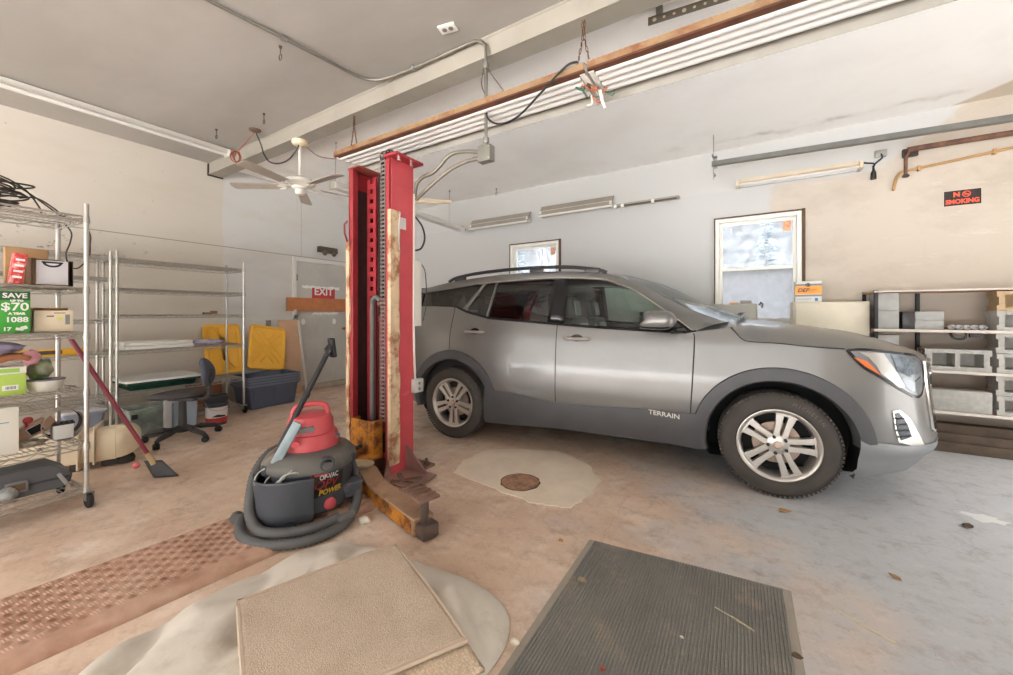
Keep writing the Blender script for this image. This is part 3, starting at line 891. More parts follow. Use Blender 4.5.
# lower bumper cladding and the grille with its bright frame
b = MB(); rows = []
q = 1.70
while q <= 2.7001:
    zt = itp([(1.69, .478), (1.735, .461), (1.8, .446), (1.95, .43), (2.7, .42)], q); zb = itp([(1.70, .185), (1.8, .225), (2.0, .24), (2.7, .22)], q)
    row = [body(q, zt, -.004)] + [body(q, zt + (zb - zt) * k / 8, .010 + .012 * math.sin(PI * min(1, k / 4))) for k in range(9)] + [Vector(body(q, zb, -.05))]
    rows.append(row); q += .04
rows = rows + [[Vector((p[0], -p[1], p[2])) for p in r] for r in rows[::-1]]
b.grid(rows); b.build('bumper_cladding', mat('bumper_grey', (128, 130, 132), .45, .3), car, angle=60)
b = MB(); b.patch([(2.2, .50), (2.2, .92), (3.2, .92), (3.2, .50)], lambda q, z: (lambda p: p if q <= 2.7 else (p[0], -p[1], p[2]))(body(q if q <= 2.7 else 5.4 - q, z, .004)), .08)
gr = b.build('grille', TRIMB, car)
b = MB()
Q = [(2.17, .93), (2.22, .50), (2.45, .47), (2.7, .47)]
P = [body(a, c, .004) for a, c in [(2.7, .945), (2.4, .945), (2.17, .945), (2.16, .80), (2.2, .52), (2.3, .48), (2.7, .47)]]
P = P + [(p[0], -p[1], p[2]) for p in P[::-1][1:-1]]
b.tube(P, .012, 8, closed=True); b.build('grille_frame', CHROME, gr)
for k in range(5):
    z = .55 + .08 * k; P = [body(2.28 + .084 * i, z, -.002) for i in range(6)]; P += [(p[0], -p[1], p[2]) for p in P[::-1][1:]]
    b = MB(); b.tube(P, .008, 5); b.build('grille_bar', CHROME, gr)
b = MB(); b.box(-2.05, 2.0, -.55, .55, .2, .30).box(-.9, .88, -.80, .80, .22, .27); b.build('underbody', WELL, car)
# hood cut line and wipers
for s in (1, -1): strip_on_body('hood_gap', [(1.086, 1.158), (1.115, 1.125), (1.15, 1.085), (1.2, 1.066), (1.375, 1.058), (1.546, 1.04), (1.64, 1.034)], .007, SEAM, body_o, .003, s)
b = MB()
b.tube([(1.16, -.62, 1.225), (1.22, -.2, 1.262), (1.2, -.02, 1.27)], .01, 6).tube([(1.18, -.1, 1.262), (1.23, .3, 1.262), (1.2, .6, 1.232)], .01, 6)
b.build('wiper', TRIMB, car)
# model lettering on the lower edge of the front door
text('lettering', 'TERRAIN', .05, facing((.64, body(.64, .492)[1] - .036, .494), (1, 0, -.07), (0, -.05, 1)), mat('silver_letter', (206, 204, 198), .4), front if False else car, .001, .0006, sx=1.12)

# --- wheels
def make_wheel():
    """wheel standing in its own axis frame: the outer face looks towards -y"""
    W = .225
    b = MB()
    prof = [(.238, -.098), (.248, -.108), (.27, -.116), (.298, -.117), (.325, -.110), (.345, -.098), (.356, -.08), (.361, -.04), (.362, 0), (.361, .04), (.356, .08), (.34, .105), (.29, .115), (.25, .108), (.238, .098)]
    b.lathe([(r, -y) for r, y in prof][::-1], n=64, axis='y', cap=False)
    return b
tire_b = make_wheel()
for k in range(80):     # tread blocks at the shoulder
    a = 2 * PI * k / 80
    for y in (-.082, .082):
        M = Matrix.Rotation(a, 4, 'Y') @ Matrix.Translation((.3515, y, 0))
        tire_b.box(-.007, .0065, -.026, .026, -.009, .009, .002, M)
tire = tire_b.build('tire', mat('tire_rubber', (66, 61, 57), .8, var=.12, scale=10), None, angle=50)
b = MB()
b.lathe([(.242, -.10), (.238, -.085), (.221, -.07), (.216, .0), (.216, .07), (.232, .098), (.244, .106), (.248, .113), (.243, .117), (.231, .112), (.219, .098), (.211, .06), (.206, -.08), (.216, -.1)], n=64, axis='y', cap=False)
for k in range(5):
    a = 2 * PI * k / 5 + R(4)
    M = Matrix.Rotation(-a, 4, 'Y')
    for sg in (1, -1):
        # one arm of a split spoke
        pts0 = [(.04, .003 * sg), (.05, .044 * sg), (.13, .046 * sg), (.219, .062 * sg), (.219, .013 * sg), (.10, .009 * sg)]
        b.prism(pts0 if sg < 0 else pts0[::-1], 'y', -.098, -.055, M @ Matrix.Shear('XY', 4, (0, 0)))
    b.prism([(.203, -.066), (.203, .066), (.218, .07), (.218, -.07)], 'y', -.10, -.06, M)
b.lathe([(0, .104), (.055, .102), (.07, .094), (.072, .06), (0, .06)][::-1], n=30, axis='y')
rim = b.build('rim', ALLOY, tire, angle=35, bevel=.004)
b = MB(); b.lathe([(.03, .0), (.145, .0), (.145, -.02), (.03, -.02)], (0, -.04, 0), 40, 'y'); b.build('brake_disc', mat('brake_disc', (170, 150, 136), .5, .5, var=.1), tire)
b = MB(); b.lathe([(.0, .0), (.212, .0), (.212, .01), (0, .01)], (0, .02, 0), 40, 'y'); b.build('wheel_back', WELL, tire)
for k in range(5):
    b = MB(); a = 2 * PI * k / 5 + R(40); b.cyl((.057 * math.cos(a), -.088, .057 * math.sin(a)), (.057 * math.cos(a), -.112, .057 * math.sin(a)), .0115, n=6)
    b.build('lug_nut', BLACK, tire)
b = MB(); b.lathe([(0, .112), (.02, .111), (.027, .104), (.027, .1)][::-1], n=20, axis='y'); b.build('hub_cap', mat('hub_cap', (200, 176, 164), .3, .6), tire)
word = 'MICHELIN'
tl = MB(); 
me_letters = []
for i, ch in enumerate(word):
    a = R(72 - 5.2 * i)
    M = Matrix.Translation((.3 * math.cos(a), -.1178, .3 * math.sin(a))) @ facing((0, 0, 0), (math.sin(a), 0, -math.cos(a)), (math.cos(a), 0, math.sin(a)))
    l = text('letter', ch, .034, M, mat('tire_letter', (104, 98, 92), .7), None, .0006)
    tb = bmesh.new(); tb.from_mesh(l.data); tl.take(tb); bpy.data.objects.remove(l)
tl.build('lettering', mat('tire_letter', (104, 98, 92), .7), tire, recalc=False)
tire.name = 'wheel'
tire.parent = car
tire.location = (WX, -.79, WZ)
def wheel_copy(x, y, rz, ry):
    c = tire.copy(); COL.objects.link(c); c.parent = car; c.location = (x, y, WZ); c.rotation_euler = (0, ry, rz)
    for ch in list(tire.children):
        d = ch.copy(); COL.objects.link(d); d.parent = c
wheel_copy(-WX, -.79, 0, R(20)); wheel_copy(WX, .79, PI, 0); wheel_copy(-WX, .79, PI, R(11))

# --- cabin
def soft(name, c, size, m, parent, rot=(0, 0, 0), bev=.04):
    b = MB(); b.obox(c, size, rot, bev); return b.build(name, m, parent, angle=70, subsurf=1)
for y in (-.37, .37):
    st = soft('seat', (.10, y, .62), (.52, .5, .16), LEATHER, car)
    soft('backrest', (-.17, y, .92), (.15, .48, .62), LEATHER, st, (0, R(-14), 0))
    soft('backrest_panel', (-.095, y, .93), (.03, .24, .5), LEATHL, st, (0, R(-14), 0), .012)
    soft('headrest', (-.27, y, 1.32), (.11, .27, .22), LEATHER, st, (0, R(-10), 0), .04)
    soft('headrest_panel', (-.222, y, 1.32), (.03, .17, .15), LEATHL, st, (0, R(-10), 0), .012)
    b = MB(); b.cyl((-.25, y - .06, 1.15), (-.265, y - .06, 1.26), .007).cyl((-.25, y + .06, 1.15), (-.265, y + .06, 1.26), .007); b.build('headrest_post', CHROME, st)
rs = soft('rear_seat', (-.85, 0, .62), (.5, 1.24, .16), LEATHER, car)
soft('backrest', (-1.15, 0, .94), (.15, 1.24, .6), LEATHER, rs, (0, R(-16), 0))
for y in (-.4, .4): soft('headrest', (-1.26, y, 1.29), (.1, .26, .17), LEATHER, rs, (0, R(-10), 0), .035)
b = MB(); b.grid([[(x, y, z) for x, z in ((.62, .45), (.60, .95), (.66, 1.05), (.80, 1.11), (1.05, 1.15))] for y in (-.74, .74)]); b.build('dashboard', CABIND, car)
b = MB(); b.lathe([(.18 + .016 * math.cos(a), .016 * math.sin(a)) for a in [2 * PI * k / 10 for k in range(11)]], (.50, .37, 1.0), 30, 'x', Matrix.Rotation(R(25), 4, 'Y')); b.obox((.52, .37, .99), (.05, .12, .1), (0, R(-25), 0), .01)
b.build('steering_wheel', CABIND, car)
b = MB(); b.box(-2.0, .95, -.74, .74, .36, .40); b.build('cabin_floor', CABIND, car)
b = MB()
rows = []
for i in range(0, NR + 1):
    r = RFv[i]; rows.append([(r.x, r.y * .97 * t, r.z - .035 + .03 * (1 - t * t)) for t in [1 - k / 6 for k in range(13)]])
b.grid(rows); b.build('headliner', CABIN, car, angle=180)
for s in (1, -1):
    b = MB(); b.grid([[(x, -s * .80, z) for z in (.40, 1.0, min(1.12, itp(Z_TOP, x) - .03))] for x in (-1.9, -1, -.3, .3, .85)]); b.build('door_lining', CABIND, car)
b = MB(); b.obox((.33, 0, 1.50), (.03, .22, .06), (0, R(-20), 0), .01); b.build('inner_mirror', CABIND, car)
# smooth arch between the windshield pillar foot and the fender is part of the body shell
# ------------------------------------------------------------------ red two-post lift
RED = mat('lift_red', (150, 46, 52), .42, var=.12, scale=9, col2=(120, 34, 38), lo=.58, hi=.72)
REDL = mat('lift_red_lit', (190, 72, 80), .38, var=.1, scale=6, col2=(206, 150, 140), lo=.64, hi=.72)  # lighter copy of the red: the lit side face put into the colour
PEEL = mat('peeling_cream', (206, 182, 150), .7, var=.14, scale=9, col2=(146, 98, 68), lo=.47, hi=.62)
GREASE = mat('greasy_steel', (48, 42, 40), .5, .4, var=.25, scale=16)
YRUST = mat('yellow_rust', (190, 124, 40), .75, .1, var=.2, scale=12, col2=(98, 58, 36), lo=.45, hi=.6, bump=.2)
BROWN = mat('brown_steel', (132, 104, 90), .6, .35, var=.18, scale=10, col2=(104, 74, 58), lo=.5, hi=.7)
lift = thing('vehicle_lift', 'tall red lift post with chain, peeling cream edges and rusty swing arm', 'lift', (-2.55, 2.17, 0))
def part(b, name, m, par, **k): return b.build(name, m, par, w=True, **k)
x0, x1, y0, y1, HT = -2.80, -2.30, 2.05, 2.29, 2.46
b = MB()
b.box(x0, x1, y1 - .015, y1, 0, HT)
b.box(x0, x0 + .014, y0, y1, 0, HT).box(x1 - .014, x1, y0, y1, 0, HT)
b.box(x0, x0 + .045, y0, y0 + .014, 0, HT).box(x1 - .05, x1, y0, y0 + .014, 0, HT)
b.box(x0 + .045, x0 + .055, y0, y0 + .05, 0, HT).box(x1 - .055, x1 - .045, y0, y0 + .05, 0, HT)
part(b, 'column', [RED], lift, bevel=.003)
b = MB(); b.box(x1, x1 + .006, y0 + .005, y1 - .005, .03, HT); part(b, 'side_plate', REDL, lift)
# lock ladder with square holes
lx0, lx1, ly = -2.755, -2.645, 2.20
b = MB(); n = 27; pz = .083
b.box(lx0, lx0 + .036, ly, ly + .012, .25, HT - .05).box(lx1 - .036, lx1, ly, ly + .012, .25, HT - .05)
for k in range(n):
    z = .25 + pz * k
    if z + pz > HT - .04: break
    b.box(lx0 + .036, lx1 - .036, ly, ly + .012, z, z + pz - .038)
part(b, 'lock_ladder', RED, lift)
b = MB(); b.box(-2.64, -2.36, 2.22, 2.232, .1, HT - .02); part(b, 'channel_shade_plate', GREASE, lift)  # dark sheet for the shade behind the chain, in greasy black
b = MB(); b.box(-2.785, -2.755, 2.055, 2.26, .1, 2.3); part(b, 'slide_rail', GREASE, lift)
# chain over the top wheel
def chain_mesh(path, w, r, b):
    d = 0; P = [Vector(p) for p in path]
    for i in range(len(P) - 1):
        a, c = P[i], P[i + 1]; t = (c - a).normalized()
        for s in (-1, 1): b.tube([a + Vector((s * w, 0, 0)), (a + c) / 2 + Vector((s * w, 0, 0)), c + Vector((s * w, 0, 0))], [r, r * .55, r], 5)
        b.cyl(a - Vector((w * 1.35, 0, 0)), a + Vector((w * 1.35, 0, 0)), r * .8, n=6)
path = [(-2.42, 2.085, .42 + .032 * k) for k in range(65)]
path += [(-2.42, 2.145 - .06 * math.cos(a), 2.50 + .06 * math.sin(a)) for a in [R(20 + 32 * k) for k in range(6)]]
b = MB(); chain_mesh(path, .021, .0095, b); part(b, 'lift_chain', mat('chain_steel', (150, 144, 138), .4, .6, var=.2, scale=30), lift)
b = MB(); b.lathe([(.012, -.03), (.075, -.026), (.06, -.014), (.056, 0), (.06, .014), (.075, .026), (.012, .03)], (-2.42, 2.15, 2.50), 24, 'x'); b.box(-2.46, -2.45, 2.11, 2.2, 2.36, 2.50).box(-2.39, -2.38, 2.11, 2.2, 2.36, 2.50)
part(b, 'chain_wheel', GREASE, lift)
# cylinder and hose inside the channel
b = MB(); b.cyl((-2.50, 2.16, .3), (-2.50, 2.16, 1.20), .036, n=16).cyl((-2.50, 2.16, 1.2), (-2.50, 2.16, 1.245), .042, n=16).cyl((-2.50, 2.16, 1.24), (-2.50, 2.16, 1.36), .02, n=12)
part(b, 'lift_cylinder', mat('cylinder_red', (120, 52, 54), .45, var=.25, scale=12, col2=(176, 160, 150), lo=.66, hi=.72), lift)
hp = [(-2.60, 2.13, .35 + .012 * k) for k in range(84)] + [(-2.60 + .045 - .045 * math.cos(a), 2.13, 1.352 + .045 * math.sin(a)) for a in [R(12 * k) for k in range(1, 15)]]
b = MB(); b.tube(hp, [.02 + .0035 * (k % 2) for k in range(len(hp))], 10); part(b, 'hydraulic_hose', mat('hose_grey', (92, 90, 88), .6), lift)
b = MB(); b.cyl((-2.52, 2.13, 1.34), (-2.44, 2.13, 1.36), .022, n=10).cyl((-2.46, 2.13, 1.355), (-2.42, 2.13, 1.36), .03, n=6); part(b, 'hose_fitting', mat('fitting', (140, 100, 92), .4, .5), lift)
# top plate with bolts
b = MB(); b.box(-2.345, -2.205, 2.02, 2.31, HT, HT + .022); part(b, 'top_plate', RED, lift, bevel=.003)
for y in (2.09, 2.22):
    b = MB(); b.cyl((-2.25, y, HT - .025), (-2.25, y, HT), .014, n=6).cyl((-2.25, y, HT + .022), (-2.25, y, HT + .03), .016, n=6); part(b, 'bolt', CHROME, lift)
b = MB(); b.box(-2.80, -2.66, 2.04, 2.29, HT, HT + .012); part(b, 'top_plate', mat('rust_red', (140, 70, 56), .6), lift)
# peeling guard strips
rnd = random.Random(3)
def ragged(ya, yb, z0, z1, n):
    l = [(ya + rnd.uniform(-.004, .004), z0 + (z1 - z0) * k / n) for k in range(n + 1)]; r = [(yb + rnd.uniform(-.011, .008), z0 + (z1 - z0) * k / n) for k in range(n + 1)]
    return l + r[::-1]
b = MB(); b.prism(ragged(2.048, 2.125, .1, 2.06, 26), 'x', x1 + .006, x1 + .02); part(b, 'guard_strip', PEEL, lift)
b = MB(); b.box(x1 - .012, x1 + .02, 2.034, 2.05, .1, 2.06); part(b, 'guard_strip', PEEL, lift)
b = MB(); b.prism(ragged(-2.818, -2.775, .1, 1.86, 24), 'y', 2.036, 2.05); part(b, 'guard_strip', PEEL, lift)
b = MB(); b.tube([(-2.79, 2.03, 1.86), (-2.805, 2.015, 1.93), (-2.80, 2.01, 2.0), (-2.79, 2.03, 2.03)], .008, 6); part(b, 'side_hook', RED, lift)
b = MB(); b.box(x1 + .006, x1 + .012, 2.14, 2.2, 1.93, 2.02); b.tube([(x1 + .02, 2.12, 1.76), (x1 + .024, 2.115, 1.95), (x1 + .02, 2.13, 2.05)], [.004, .009, .003], 6)
part(b, 'latch_clip', mat('worn_white', (205, 198, 194), .5), lift)
# outlet, cover panel and conduit on the side
b = MB(); b.box(x1 + .006, x1 + .05, 2.26, 2.36, .62, .73, .006)
out = part(b, 'outlet_box', mat('outlet_grey', (188, 186, 182), .5), lift)
for z in (.65, .695):
    b = MB(); b.cyl((x1 + .049, 2.31, z), (x1 + .052, 2.31, z), .013, n=12); part(b, 'socket', mat('socket_dark', (120, 118, 116), .5), out)
b = MB(); b.box(x1 - .01, x1 + .015, 2.292, 2.372, 1.16, 1.70, .004); part(b, 'cover_panel', mat('cover_white', (206, 202, 194), .5), lift)
b = MB(); b.tube(smooth_path([(x1 + .012, 2.30, .73), (x1 + .012, 2.285, 1.1), (x1 + .014, 2.285, 1.9), (x1 + .014, 2.285, 2.24)], 4), .009, 8); part(b, 'cable_tube', mat('cover_white', (206, 202, 194), .5), lift)
b = MB(); b.tube(smooth_path([(x1 + .01, 2.37, 1.68), (x1 + .03, 2.40, 1.60), (x1 + .03, 2.41, 1.35), (x1 + .02, 2.38, 1.2)], 5), .004, 6); b.tube(smooth_path([(x1 + .01, 2.30, 2.06), (x1 + .06, 2.33, 1.98), (x1 + .08, 2.34, 1.88), (x1 + .05, 2.33, 1.8), (x1 + .01, 2.3, 1.78)], 6), .008, 6)
part(b, 'black_cable', BLACK, lift)
# base plate with upturned gusset
b = MB(); b.box(-2.92, -2.18, 1.93, 2.42, 0, .018)
part(b, 'base_plate', BROWN, lift)
b = MB(); b.prism([(2.05, .018), (1.98, .018), (2.04, .16), (2.05, .16)], 'x', -2.31, -2.296).prism([(-2.296, .018), (-2.05, .018), (-2.296, .22)], 'y', 2.20, 2.214); b.box(-2.296, -2.0, 1.95, 2.24, .018, .03)
part(b, 'gusset', mat('pink_steel', (146, 112, 104), .5, .3, var=.15, scale=9), lift)
for x, y in ((-2.22, 2.36), (-2.86, 2.0)):
    b = MB(); b.cyl((x, y, .018), (x, y, .07), .012, n=8).cyl((x, y, .03), (x, y, .048), .022, n=6); part(b, 'anchor_bolt', RUST, lift)
# carriage
b = MB(); b.box(-2.70, -2.43, 1.995, 2.012, .14, .42).box(-2.435, -2.42, 1.99, 2.08, .13, .43).box(-2.70, -2.685, 2.0, 2.08, .14, .42)
car_ = part(b, 'carriage', YRUST, lift, bevel=.003)
b = MB(); b.prism([(-2.74, 1.80), (-2.66, 1.74), (-2.50, 1.72), (-2.40, 1.80), (-2.40, 2.03), (-2.74, 2.03)], 'z', .155, .175); b.prism([(-2.74, 1.80), (-2.66, 1.74), (-2.50, 1.72), (-2.40, 1.80), (-2.40, 2.03), (-2.74, 2.03)], 'z', .045, .065); part(b, 'arm_bracket', YRUST, car_)
b = MB(); b.cyl((-2.54, 1.85, .03), (-2.54, 1.85, .21), .032, n=16).obox((-2.58, 1.93, .205), (.16, .035, .03), (0, R(-28), R(12)), .006); part(b, 'pivot_pin', GREASE, car_)
# swing arm, stepped down to a low outer end with a pad
d = Vector((1.0, -.26, 0)).normalized(); n_ = Vector((-d.y, d.x, 0)); A0 = Vector((-2.54, 1.88, 0))
M = Matrix(((d.x, n_.x, 0, A0.x), (d.y, n_.y, 0, A0.y), (0, 0, 1, 0), (0, 0, 0, 1)))
b = MB()
prof = [(-.06, .075), (.22, .06), (.36, .015), (1.03, .015), (1.03, .11), (.42, .115), (.30, .165), (-.06, .165)]
b.prism(prof, 'y', -.065, .065, M)
arm = part(b, 'swing_arm', [mat('arm_top', (168, 138, 112), .55, .3, var=.12, scale=8, col2=(140, 108, 84), lo=.5, hi=.66)], lift, bevel=.006)
b = MB(); b.prism([(-.02, .08), (.20, .068), (.34, .022), (1.0, .022), (1.0, .100), (.41, .104), (.29, .155), (-.02, .155)], 'y', -.068, -.0645, M); part(b, 'arm_side', YRUST, arm)
E1 = M @ Vector((1.06, 0, 0))
b = MB(); b.obox(E1 + Vector((.0, 0, .05)), (.085, .105, .075), (0, 0, math.atan2(d.y, d.x)), .006); part(b, 'arm_end_block', mat('arm_end', (98, 84, 78), .5, .4, var=.2), arm)
b = MB(); b.cyl(E1 + Vector((-.02, 0, .085)), E1 + Vector((-.02, 0, .215)), .026, n=16); part(b, 'pad_post', mat('arm_end', (98, 84, 78), .5, .4, var=.2), arm)
b = MB(); rz = math.atan2(d.y, d.x)
b.obox(E1 + Vector((-.09, .03, .222)), (.24, .13, .016), (0, 0, rz), .003)
for k in range(4): b.obox(E1 + Vector((-.09, .03, .234)) + d * (-.08 + .053 * k), (.016, .12, .012), (0, 0, rz), .002)
part(b, 'lift_pad', BROWN, arm)
# debris lying on the gusset plate
for k, (p, a, l) in enumerate((((-1.95, 1.84, .13), .3, .16), ((-1.90, 1.89, .145), 1.0, .13), ((-1.99, 1.87, .14), -.5, .12))):
    b = MB(); b.obox(p, (l, .03, .012), (0, .06 * k, a), .003)
    tag(b.build('metal_strip', RUST), ('flat rusty strip lying on the lift arm', 'short rusty strip lying across the others on the lift arm', 'rusty scrap strip beside the lift arm step')[k], 'scrap', 'scrap strips on the lift arm')
b = MB(); b.lathe([(0, 0), (.05, .0), (.075, .012), (.082, .028), (.078, .028), (.068, .014), (.04, .006), (0, .006)], n=28, M=Matrix.Diagonal((1.25, .8, 1, 1)))
o = b.build('oval_dish', mat('dusty_enamel', (176, 160, 136), .45, var=.1), loc=(-2.33, 1.80, .168)); o.rotation_euler = (0, 0, .5)
tag(o, 'dusty oval dish sitting on the rusty lift arm', 'dish')

# ------------------------------------------------------------------ rusty tread-plate cover
def tread_mat():
    m = bpy.data.materials.new('rusty_tread_plate'); m.use_nodes = True
    N = Nodes(m)
    c = N.mix(N.ramp(N.noise(7, 6), .35, .65), lin((182, 148, 128)), lin((156, 118, 98)))
    c = N.mix(N.ramp(N.noise(3, 6), .5, .7, 0, .6), c, lin((198, 172, 154)))
    N.color(c); N.b.inputs['Roughness'].default_value = .6; N.bump(N.noise(60, 5), .2, .003)
    return m
cover = thing('floor_cover_plate', 'long rusty orange tread plate cover running across the floor under the vacuum', 'metal plate', (-2.40, .75, 0), R(-6))
b = MB()
w = .262
P = [(-w, 0), (-w + .006, .036), (-w + .02, .046), (w - .05, .046), (w - .015, .042), (w + .006, .030), (w + .014, .012), (w + .014, 0)]
b.prism(P, 'y', -1.25, 1.12)
tr = tread_mat()
b.build('plate', tr, cover, angle=50)
b = MB()
for i in range(13):
    for j in range(64):
        x = -w + .045 + .0365 * i; y = -1.22 + .0365 * j
        if x > w - .05: continue
        up = (i + j) % 2
        for k in (-.0085, 0, .0085):
            M = Matrix.Translation((x, y, .0458)) @ Matrix.Rotation(R(20 if up else 110), 4, 'Z') @ Matrix.Translation((0, k * 1.2, 0))
            V = [b.v(M @ Vector(p)) for p in ((-.0165, 0, 0), (0, -.0032, 0), (.0165, 0, 0), (0, .0032, 0), (0, 0, .0055))]
            for q in range(4): b.face([V[q], V[(q + 1) % 4], V[4]])
b.build('tread_pattern', tr, cover, angle=20)

# ------------------------------------------------------------------ wet/dry vacuum
VG = mat('vac_grey', (66, 70, 77), .5, var=.12, scale=6, col2=(120, 112, 104), lo=.6, hi=.75)
VL = mat('vac_lid', (92, 90, 86), .55, var=.12, scale=5, col2=(132, 122, 108), lo=.5, hi=.7)
VR = mat('vac_red', (188, 74, 80), .42, var=.07, scale=5, col2=(200, 120, 118), lo=.6, hi=.72)
VS = Matrix.Diagonal((.91, .91, 1, 1))
vac = thing('shop_vacuum', 'grey wet-dry vacuum with red motor head and coiled hose by the lift', 'vacuum cleaner', (-2.33, 1.43, .05), R(58.5))
b = MB(); b.lathe([(0, .03), (.235, .03), (.25, .045), (.262, .15), (.275, .275), (.282, .285), (.0, .285)], n=48, M=VS); tank = b.build('tank', VG, vac, angle=35)
b = MB(); b.lathe([(.27, .283), (.292, .285), (.296, .30), (.292, .325), (.275, .345), (.255, .365), (.215, .382), (.165, .392), (.0, .392)], n=48, M=VS); lid = b.build('lid', VL, vac, angle=35)
b = MB(); b.lathe([(.0, .385), (.165, .385), (.168, .40), (.158, .455), (.15, .472), (.136, .476), (.134, .50), (.130, .545), (.115, .575), (.085, .588), (0, .592)], n=40); head = b.build('motor_head', VR, vac, angle=40)
b = MB(); b.tube(smooth_path([(-.095, -.02, .55), (-.095, -.02, .605), (-.07, -.02, .638), (0, -.02, .645), (.07, -.02, .638), (.095, -.02, .605), (.095, -.02, .55)], 4), .017, 10); b.build('handle', VR, head)
b = MB(); b.obox((-.03, -.132, .515), (.10, .03, .035), (0, 0, R(8)), .006); b.build('switch_panel', mat('panel_grey', (120, 116, 116), .5), head)
b = MB(); b.obox((.145, -.07, .44), (.04, .03, .02), (0, 0, 0), .004); b.build('lid_latch', DKGREY, head)
b = MB(); b.obox((-.125, -.165, .46), (.052, .02, .27), (0, R(28), R(-20)), .005); b.build('wand_clip', mat('teal_grey', (128, 142, 148), .4, .2, var=.1), vac)
b = MB(); b.lathe([(0, 0), (.02, 0), (.022, .012), (0, .014)], (-.08, -.19, .45), 12, 'y', Matrix.Rotation(PI, 4, 'X')); b.build('clip_knob', VR, vac)
# blower port
M = Matrix.Translation((.085, -.236, .328)) @ Matrix.Rotation(R(12), 4, 'Z')
b = MB(); b.lathe([(.043, .03), (.045, -.015), (.041, -.022), (.03, -.02), (.028, .02), (0, .02)], n=26, axis='y', M=Matrix.Rotation(PI, 4, 'X'), cap=False); b.xform(M); b.build('port', VG, lid)
b = MB(); b.lathe([(0, .004), (.029, .004)], n=20, axis='y', cap=False); b.xform(M); b.build('port_opening', WELL, lid)
for a in (-155, -25):
    b = MB(); b.obox((.258 * math.cos(R(a)), .258 * math.sin(R(a)), .30), (.03, .06, .06), (0, 0, R(a)), .008); b.build('side_latch', VG, lid)
# label with lettering wrapped round the tank
def tankmap(off):
    def f(c):
        r = (.262 + .1 * (c[1] - .15)) * .91 + off; a = c[0] / .244 - PI / 2
        return Vector((r * math.cos(a), r * math.sin(a), c[1]))
    return f
b = MB(); b.patch([(-.01, .135), (.185, .15), (.195, .262), (.01, .266)], lambda u, z: tankmap(.0015)((u, z)), .03); lab = b.build('label', mat('label_black', (34, 30, 32), .4), tank)
b = MB(); b.patch([(-.005, .266), (.09, .264), (.09, .275), (.0, .276)], lambda u, z: tankmap(.002)((u, z)), .03); b.build('label_stripe', VR, lab)
text('lettering', 'OP-VAC', .04, Matrix.Translation((.10, .252, 0)), PAPER, lab, .0008, .0016, fn=lambda c: tankmap(.0028)(c) , sx=.75)
text('lettering', 'QPV', .07, Matrix.Translation((.08, .208, 0)), mat('label_red', (208, 60, 58), .4), lab, .0008, .0, .3, fn=lambda c: tankmap(.003)(c))
text('lettering', 'POWER', .042, Matrix.Translation((.11, .162, 0)), mat('label_yellow', (226, 190, 60), .4), lab, .0008, .002, .2, fn=lambda c: tankmap(.003)(c), sx=.95)
b = MB(); b.lathe([(.034, 0), (.034, .014), (.026, .02), (0, .02)], n=22, axis='y'); b.xform(Matrix.Translation((.10, -.212, .085)) @ Matrix.Rotation(R(20), 4, 'Z')); b.build('drain_cap', VR, tank)
# tool bin
def ringp(s, z): return [(x * s, y * s - .0, z) for x, y in ((-.28, .10), (-.296, -.02), (-.292, -.13), (-.27, -.21), (-.22, -.265), (-.14, -.295), (0.0, -.302), (.012, -.295), (.012, -.245), (-.12, -.226), (-.19, -.17), (-.225, -.1), (-.246, 0), (-.24, .10))]
b = MB(); b.grid([ringp(.93, .035), ringp(.96, .1), ringp(1, .27), ringp(1.012, .282)], closed=True); b.face([b.v(p) for p in ringp(.93, .035)])
binb = b.build('tool_bin', VG, vac, angle=45, solid=.008)
b = MB()
for k in range(4):
    cx, cy = -.21 + .035 * k, -.18 - .018 * k
    b.tube([(cx + .07 * math.cos(a) * (1 - .1 * k), cy + .05 * math.sin(a), .26 + .045 * math.sin(a * 1 + k) + .02) for a in [2 * PI * j / 20 for j in range(20)]], .0045, 6, closed=True)
b.build('power_cord', mat('cord_grey', (176, 176, 172), .5), vac)
# feet and casters
for x, y, rz in ((.225, -.10, 15), (.18, .2, 60), (-.18, .2, 120)):
    b = MB(); b.obox((x, y, .11), (.13, .12, .10), (0, 0, R(rz)), .015, taper=.7); ft = b.build('foot', VG, vac)
    b = MB(); b.lathe([(.0, -.012), (.024, -.012), (.027, 0), (.024, .012), (0, .012)], (x + .02, y, .027), 16, 'y'); b.build('caster', BLACK, ft)
b = MB(); b.lathe([(.0, -.012), (.024, -.012), (.027, 0), (.024, .012), (0, .012)], (-.10, -.28, .027), 16, 'y').box(-.12, -.08, -.3, -.26, .03, .05); b.build('caster', BLACK, vac)
# corrugated hose in two sweeps round the foot of the tank
def corr(pts, r, k=12):
    P = smooth_path([HS @ Vector(q) for q in pts], k); return P, [r + (.0022 if i % 2 else -.0012) for i in range(len(P))]
HOSE = mat('vac_hose', (84, 84, 84), .6, var=.1)
HS = Matrix.Diagonal((.91, .90, 1))
hA = [(-.15, .12, .37), (-.25, .05, .35), (-.315, -.05, .28), (-.335, -.13, .18), (-.33, -.20, .09), (-.275, -.29, .035), (-.16, -.35, .02), (-.02, -.365, .016), (.09, -.345, .018), (.16, -.31, .022)]
hB = [(-.385, -.05, .03), (-.39, -.14, .012), (-.35, -.27, .0), (-.23, -.385, -.012), (-.04, -.43, -.018), (.11, -.405, -.012), (.22, -.315, .0), (.285, -.18, .05), (.295, -.05, .13), (.27, .08, .20), (.21, .17, .25)]
P, r = corr(hA, .027); b = MB(); b.tube(P, r, 12)
P, r = corr(hB, .027); b.tube(P, r, 12)
hose = b.build('hose', HOSE, vac, angle=180)
